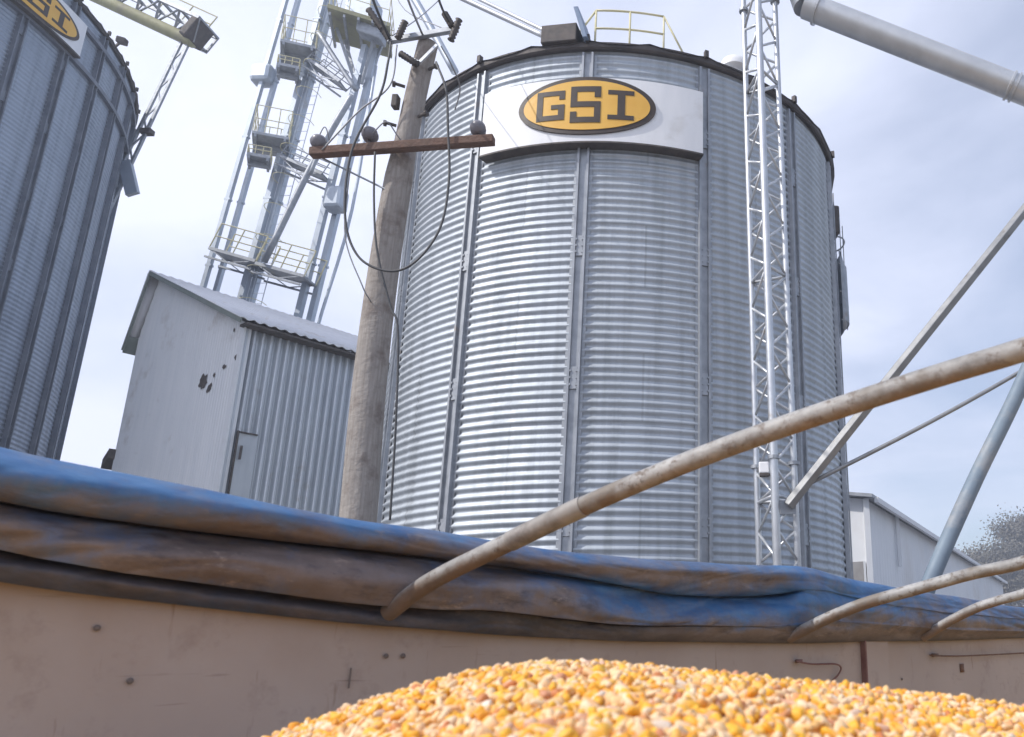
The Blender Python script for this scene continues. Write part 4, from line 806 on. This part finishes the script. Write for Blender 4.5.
def tarp_mesh():
    A = []
    for x, ys, os_, ds in ST:
        row = []
        k1 = 1. if x < 600 else max(.0, 1 - (x - 600) / 150); k2 = 1. if x < 780 else .1; sc_ = 1. if x < 500 else .75
        R_ = []  # row, stand-off, dust, painted shade of hem and creases
        for k in range(9):
            y_, o_, d_ = ys[k], os_[k], ds[k]
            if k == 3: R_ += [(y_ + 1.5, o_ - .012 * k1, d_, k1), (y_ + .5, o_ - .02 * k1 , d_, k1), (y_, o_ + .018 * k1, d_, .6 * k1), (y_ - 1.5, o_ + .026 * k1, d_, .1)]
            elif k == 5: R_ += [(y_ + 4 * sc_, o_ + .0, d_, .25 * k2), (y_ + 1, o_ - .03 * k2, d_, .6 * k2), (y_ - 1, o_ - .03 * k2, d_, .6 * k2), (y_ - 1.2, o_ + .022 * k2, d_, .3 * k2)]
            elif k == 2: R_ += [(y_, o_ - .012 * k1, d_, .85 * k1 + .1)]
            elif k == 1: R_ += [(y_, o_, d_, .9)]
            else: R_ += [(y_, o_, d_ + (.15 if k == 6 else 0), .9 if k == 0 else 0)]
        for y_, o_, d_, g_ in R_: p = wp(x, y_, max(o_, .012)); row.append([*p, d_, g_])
        tp = wp(x, ys[-1], .04); zt = tp.z; hgt = max(.05, zt - RIM)
        for o_, dz in ((-.03, -.012), (-.09, -.05), (-.11, -.5 * hgt - .05), (-.08, -hgt - .06)):
            p = wp(x, ys[-1], .04); p = p + n_w * (o_ - .04) + V(0, 0, dz); row.append([*p, ds[-1], 0])
        A.append(row)
    A = np.array(A)
    # resample stations evenly along the wall by linear-in-length catmull
    A = cat1(A, 30); A = np.swapaxes(cat1(np.swapaxes(A, 0, 1), 8), 0, 1)
    nr, nc = A.shape[:2]; P = A[:, :, :3].copy()
    for i in range(nr):
        for j in range(nc):
            q_ = P[i, j]; s_ = (q_ - np.array(W0)).dot(np.array(d_w)); j_ = j / nc
            w = noise.noise(V(s_ * 1.6, q_[2] * 16, 3.1)) * .011 + noise.noise(V(s_ * 5, q_[2] * 30, 7.7)) * .005 + noise.noise(V(s_ * 14 + q_[2] * 20, q_[2] * 22, 1.7)) * .0035
            bd = max(0., min(1., (j_ - .04) * 8)) * max(0., min(1., (.78 - j_) * 6)); wz = q_[2] * 17 + noise.noise(V(s_ * 1.1, q_[2] * 3, 5.)) * 2.6
            rdg = 1 - abs(noise.noise(V(s_ * .9 + 3, wz, .4))) * 2.6; rd2 = 1 - abs(noise.noise(V(s_ * 3.3 + 9, wz * 2.1, 2.4))) * 2.6
            w += bd * (max(0, rdg) ** 2 * -.011 + max(0, rd2) ** 3 * -.006 + .004)
            P[i, j] = q_ + np.array(n_w) * w; P[i, j, 2] += noise.noise(V(s_ * 3.2, j_ * 3, 9.)) * .006 * min(1, j_ * 2)
    i, j = np.meshgrid(np.arange(nr - 1), np.arange(nc - 1), indexing='ij'); f = np.stack([i * nc + j, (i + 1) * nc + j, (i + 1) * nc + j + 1, i * nc + j + 1], -1).reshape(-1, 4)
    me = fast_mesh('rolled_tarp', P.reshape(-1, 3), f); me.shade_smooth(); me.materials.append(G['tarp'])
    at_ = me.attributes.new('dust', 'FLOAT', 'POINT'); at_.data.foreach_set('value', A[:, :, 3].astype(np.float32).ravel())
    a3 = me.attributes.new('fold_shade', 'FLOAT', 'POINT'); a3.data.foreach_set('value', A[:, :, 4].clip(0, 1).astype(np.float32).ravel())
    arc = np.concatenate([np.zeros((nr, 1)), np.cumsum(np.linalg.norm(np.diff(A[:, :, :3], axis=1), axis=2), axis=1)], 1); sl_ = (A[:, :, :3] - np.array(W0)) @ np.array(d_w)
    fv = np.stack([sl_ * 1.9, arc * 4.2, arc * 0], -1); a2 = me.attributes.new('fold', 'FLOAT_VECTOR', 'POINT'); a2.data.foreach_set('vector', fv.astype(np.float32).ravel()); return me
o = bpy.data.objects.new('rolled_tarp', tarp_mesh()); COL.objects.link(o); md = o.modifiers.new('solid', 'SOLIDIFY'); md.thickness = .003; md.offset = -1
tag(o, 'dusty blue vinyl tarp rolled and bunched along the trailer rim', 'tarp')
# ---------------------------------------------------------------- tarp bows
d_b = V(.9, -.43, 0).normalized(); n_b = V(-d_b.y, d_b.x, 0)
def bow(trace, r, label, endt):
    # the bow stands in a plane square to the wall; trace = its sighted line, then an arch down to the near wall
    pl0 = wp(*trace[0], .03); pts = [pl0]
    for px, py in trace[1:]: pts.append(on_plane(px, py, pl0, n_b))
    e = pts[-1]; te = (e - pl0).dot(d_b); zl = e.z
    tn = WID / d_b.dot(n_w); k_ = (e.z - pts[-2].z) / max((e - pts[-2]).dot(d_b), .01); Ls = tn - te
    for f_ in (.12, .25, .4, .55, .7, .82, .92, .98, 1.0):
        h0, h1 = 1 - 3 * f_ ** 2 + 2 * f_ ** 3, 3 * f_ ** 2 - 2 * f_ ** 3; m0, m1 = f_ - 2 * f_ ** 2 + f_ ** 3, f_ ** 3 - f_ ** 2
        pts.append(V(pl0.x, pl0.y, 0) + d_b * (te + Ls * f_) + V(0, 0, h0 * zl + h1 * RIM + m0 * k_ * Ls - m1 * 2.2 * Ls * .8))
    C_ = catmull(pts, 10); mb = MB(); n = 22; mb.tube(C_, r, n); o = mb.build('tarp_bow', 'bow', smooth=True, angle=60); me = o.data
    vals = []
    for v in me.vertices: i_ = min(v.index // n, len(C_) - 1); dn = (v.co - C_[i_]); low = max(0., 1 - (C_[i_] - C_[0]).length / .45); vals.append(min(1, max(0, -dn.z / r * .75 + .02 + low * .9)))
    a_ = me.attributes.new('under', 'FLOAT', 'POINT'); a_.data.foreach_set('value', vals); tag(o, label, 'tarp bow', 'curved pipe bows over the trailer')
    if endt:
        sl_ = MB().tube(C_[endt[0]:endt[1]], r * 1.09, n).build('sleeve', 'sleeve', smooth=True, angle=50); sl_.parent = o
    return o
bow([(388, 613), (430, 582), (503, 545), (584, 506), (680, 465), (765, 433), (850, 404), (940, 375), (1028, 348)], .021, 'nearest and thickest rusty pipe bow crossing in front of the bin', (21, 31))
bow([(788, 638), (826, 619), (866, 603), (920, 588), (970, 574), (1024, 562)], .021, 'second pipe bow, rising right from the tarp beside the white building', 0)
bow([(922, 638), (948, 622), (976, 608), (1000, 600), (1028, 592)], .021, 'farthest and lowest pipe bow at the right edge', 0)
# ---------------------------------------------------------------- corn
sil = np.array([(150, 800), (215, 765), (270, 739), (340, 711), (400, 694), (440, 683), (480, 673), (540, 665), (600, 662), (660, 665), (720, 671), (800, 682), (860, 690), (930, 698), (1024, 708), (1200, 722)], float)
D0 = 1.12
hx_, hz2 = [], []
for px, py in sil: p = at(px, py + 2, D0); hx_.append(p.x / D0); hz2.append((p.z - EYE) / D0)
def heap(X, Y):
    tn = X / np.maximum(Y, .35); d_ = np.interp(tn, hx_, hz2); base = d_ * D0
    dy = Y - D0
    z = base - np.where(dy > 0, .28 * dy + .35 * dy ** 2, 0.) - np.where(dy < 0, .02 * dy ** 2 * 1 - .075 * dy * -1 * -1, 0.)
    z = base - np.where(dy > 0, .22 * dy + .3 * dy ** 2, .045 * -dy + .11 * dy ** 2)
    z = z + .006 * np.sin(X * 9 + Y * 5) * np.cos(Y * 11 - X * 4)
    return np.maximum(z, -1.2) + EYE
# the settled bed under the kernels fills the trailer
nt_, nn_ = 150, 60; T_ = np.linspace(T0 + .03, T1 - .03, nt_); Nn = np.linspace(.012, WID - .03, nn_); A_, B_ = np.meshgrid(T_, Nn, indexing='ij')
X = W0.x + d_w.x * A_ + n_w.x * B_; Y = W0.y + d_w.y * A_ + n_w.y * B_
Z = heap(X, Y) - .012
far_ = np.clip((A_ - 4.0) / 2, 0, 1); Z = Z * (1 - far_) + (EYE - .28) * far_; Z = np.where(Y < .1, EYE - .25, Z); Z = np.minimum(Z, EYE - .03); Z = np.maximum(Z, EYE - .62)
i, j = np.meshgrid(np.arange(nt_ - 1), np.arange(nn_ - 1), indexing='ij'); f = np.stack([i * nn_ + j, (i + 1) * nn_ + j, (i + 1) * nn_ + j + 1, i * nn_ + j + 1], -1).reshape(-1, 4)
bed_v = np.stack([X, Y, Z], -1).reshape(-1, 3)
# kernels
kv = []; NR = 8
for (t_, rad) in ((-.5, .34), (-.32, .62), (0, .9), (.28, 1.), (.45, .78)):
    for k in range(NR): a = 2 * PI * k / NR; kv.append((math.copysign(abs(math.cos(a)) ** .8, math.cos(a)) * rad * .5 * .0135, math.copysign(abs(math.sin(a)) ** .8, math.sin(a)) * (.6 + .4 * rad) * .5 * .0068, t_ * .0165))
kv = [(0, 0, -.0095)] + kv + [(0, 0, .0070)]; kv = np.array(kv); tipw = np.array([1.] + [.9] * NR + [.3] * NR + [0.] * (NR * 3) + [.15])
kf = []
for k in range(NR):
    k2 = (k + 1) % NR; kf.append((0, 1 + k2, 1 + k)); 
    for r_ in range(4): a = 1 + r_ * NR; kf.append((a + k, a + k2, a + NR + k2)); kf.append((a + k, a + NR + k2, a + NR + k))
    a = 1 + 4 * NR; kf.append((a + k, a + k2, 5 * NR + 1))
kf = np.array(kf)
NK = 40000
Xk = rng.uniform(-.95, .85, NK); Yk = rng.uniform(.42, 1.55, NK)
keep = (Xk / Yk > -.80) & (Xk / Yk < .52); Xk, Yk = Xk[keep], Yk[keep]; n_ = len(Xk)
Zk = heap(Xk, Yk) + rng.uniform(-.010, .004, n_)
inside = (Xk - W0.x) * n_w.x + (Yk - W0.y) * n_w.y > .02
Xk, Yk, Zk = Xk[inside], Yk[inside], Zk[inside]; n_ = len(Xk)
# random orientation, lying mostly flat
q1 = rng.uniform(0, 2 * PI, n_); tilt = rng.normal(PI / 2, .55, n_); q3 = rng.uniform(0, 2 * PI, n_)
def rotm(ax, a):
    c_, s_ = np.cos(a), np.sin(a); Rm = np.zeros((len(a), 3, 3)); i, j, k = {'x': (0, 1, 2), 'y': (1, 2, 0), 'z': (2, 0, 1)}[ax]
    Rm[:, i, i] = 1; Rm[:, j, j] = c_; Rm[:, k, k] = c_; Rm[:, j, k] = -s_; Rm[:, k, j] = s_; return Rm
Rm = rotm('z', q1) @ rotm('y', tilt) @ rotm('z', q3)
sc = rng.uniform(.85, 1.2, (n_, 1, 1)); vv = np.einsum('nij,vj->nvi', Rm, kv) * sc + np.stack([Xk, Yk, Zk], 1)[:, None, :]
ff = (kf[None] + (np.arange(n_) * len(kv))[:, None, None]).reshape(-1, 3)
me = fast_mesh('corn_kernels', vv.reshape(-1, 3), ff); me.shade_smooth(); me.materials.append(G['corn'])
a_ = me.attributes.new('tip', 'FLOAT', 'POINT'); a_.data.foreach_set('value', np.tile(tipw * .8, n_).astype(np.float32))
ko = bpy.data.objects.new('corn_kernels', me); COL.objects.link(ko); tag(ko, 'heap of loose yellow and orange corn kernels in the trailer', 'corn', kind='stuff')
me = fast_mesh('corn_bed', bed_v, f); me.shade_smooth(); me.materials.append(G['cornbed']); bo = bpy.data.objects.new('corn_bed', me); COL.objects.link(bo); tag(bo, 'settled corn grain under the loose kernels filling the trailer', 'corn', kind='stuff')

# ---------------------------------------------------------------- dusty air
m = bpy.data.materials.new('dusty_air'); m.use_nodes = True; t = m.node_tree; t.nodes.clear(); G['air'] = m
mo = N(t, 'ShaderNodeOutputMaterial'); pv = N(t, 'ShaderNodeVolumePrincipled'); pv.inputs['Color'].default_value = (.82, .88, 1, 1); pv.inputs['Density'].default_value = HAZE; pv.inputs['Anisotropy'].default_value = .3
t.links.new(pv.outputs[0], mo.inputs['Volume'])
MB().box((10, 60, 19), (85, 0, 0), (0, 90, 0), (0, 0, 20)).build('haze', 'air')['kind'] = 'stuff'
S.cycles.volume_bounces = 0; S.cycles.volume_step_rate = 5
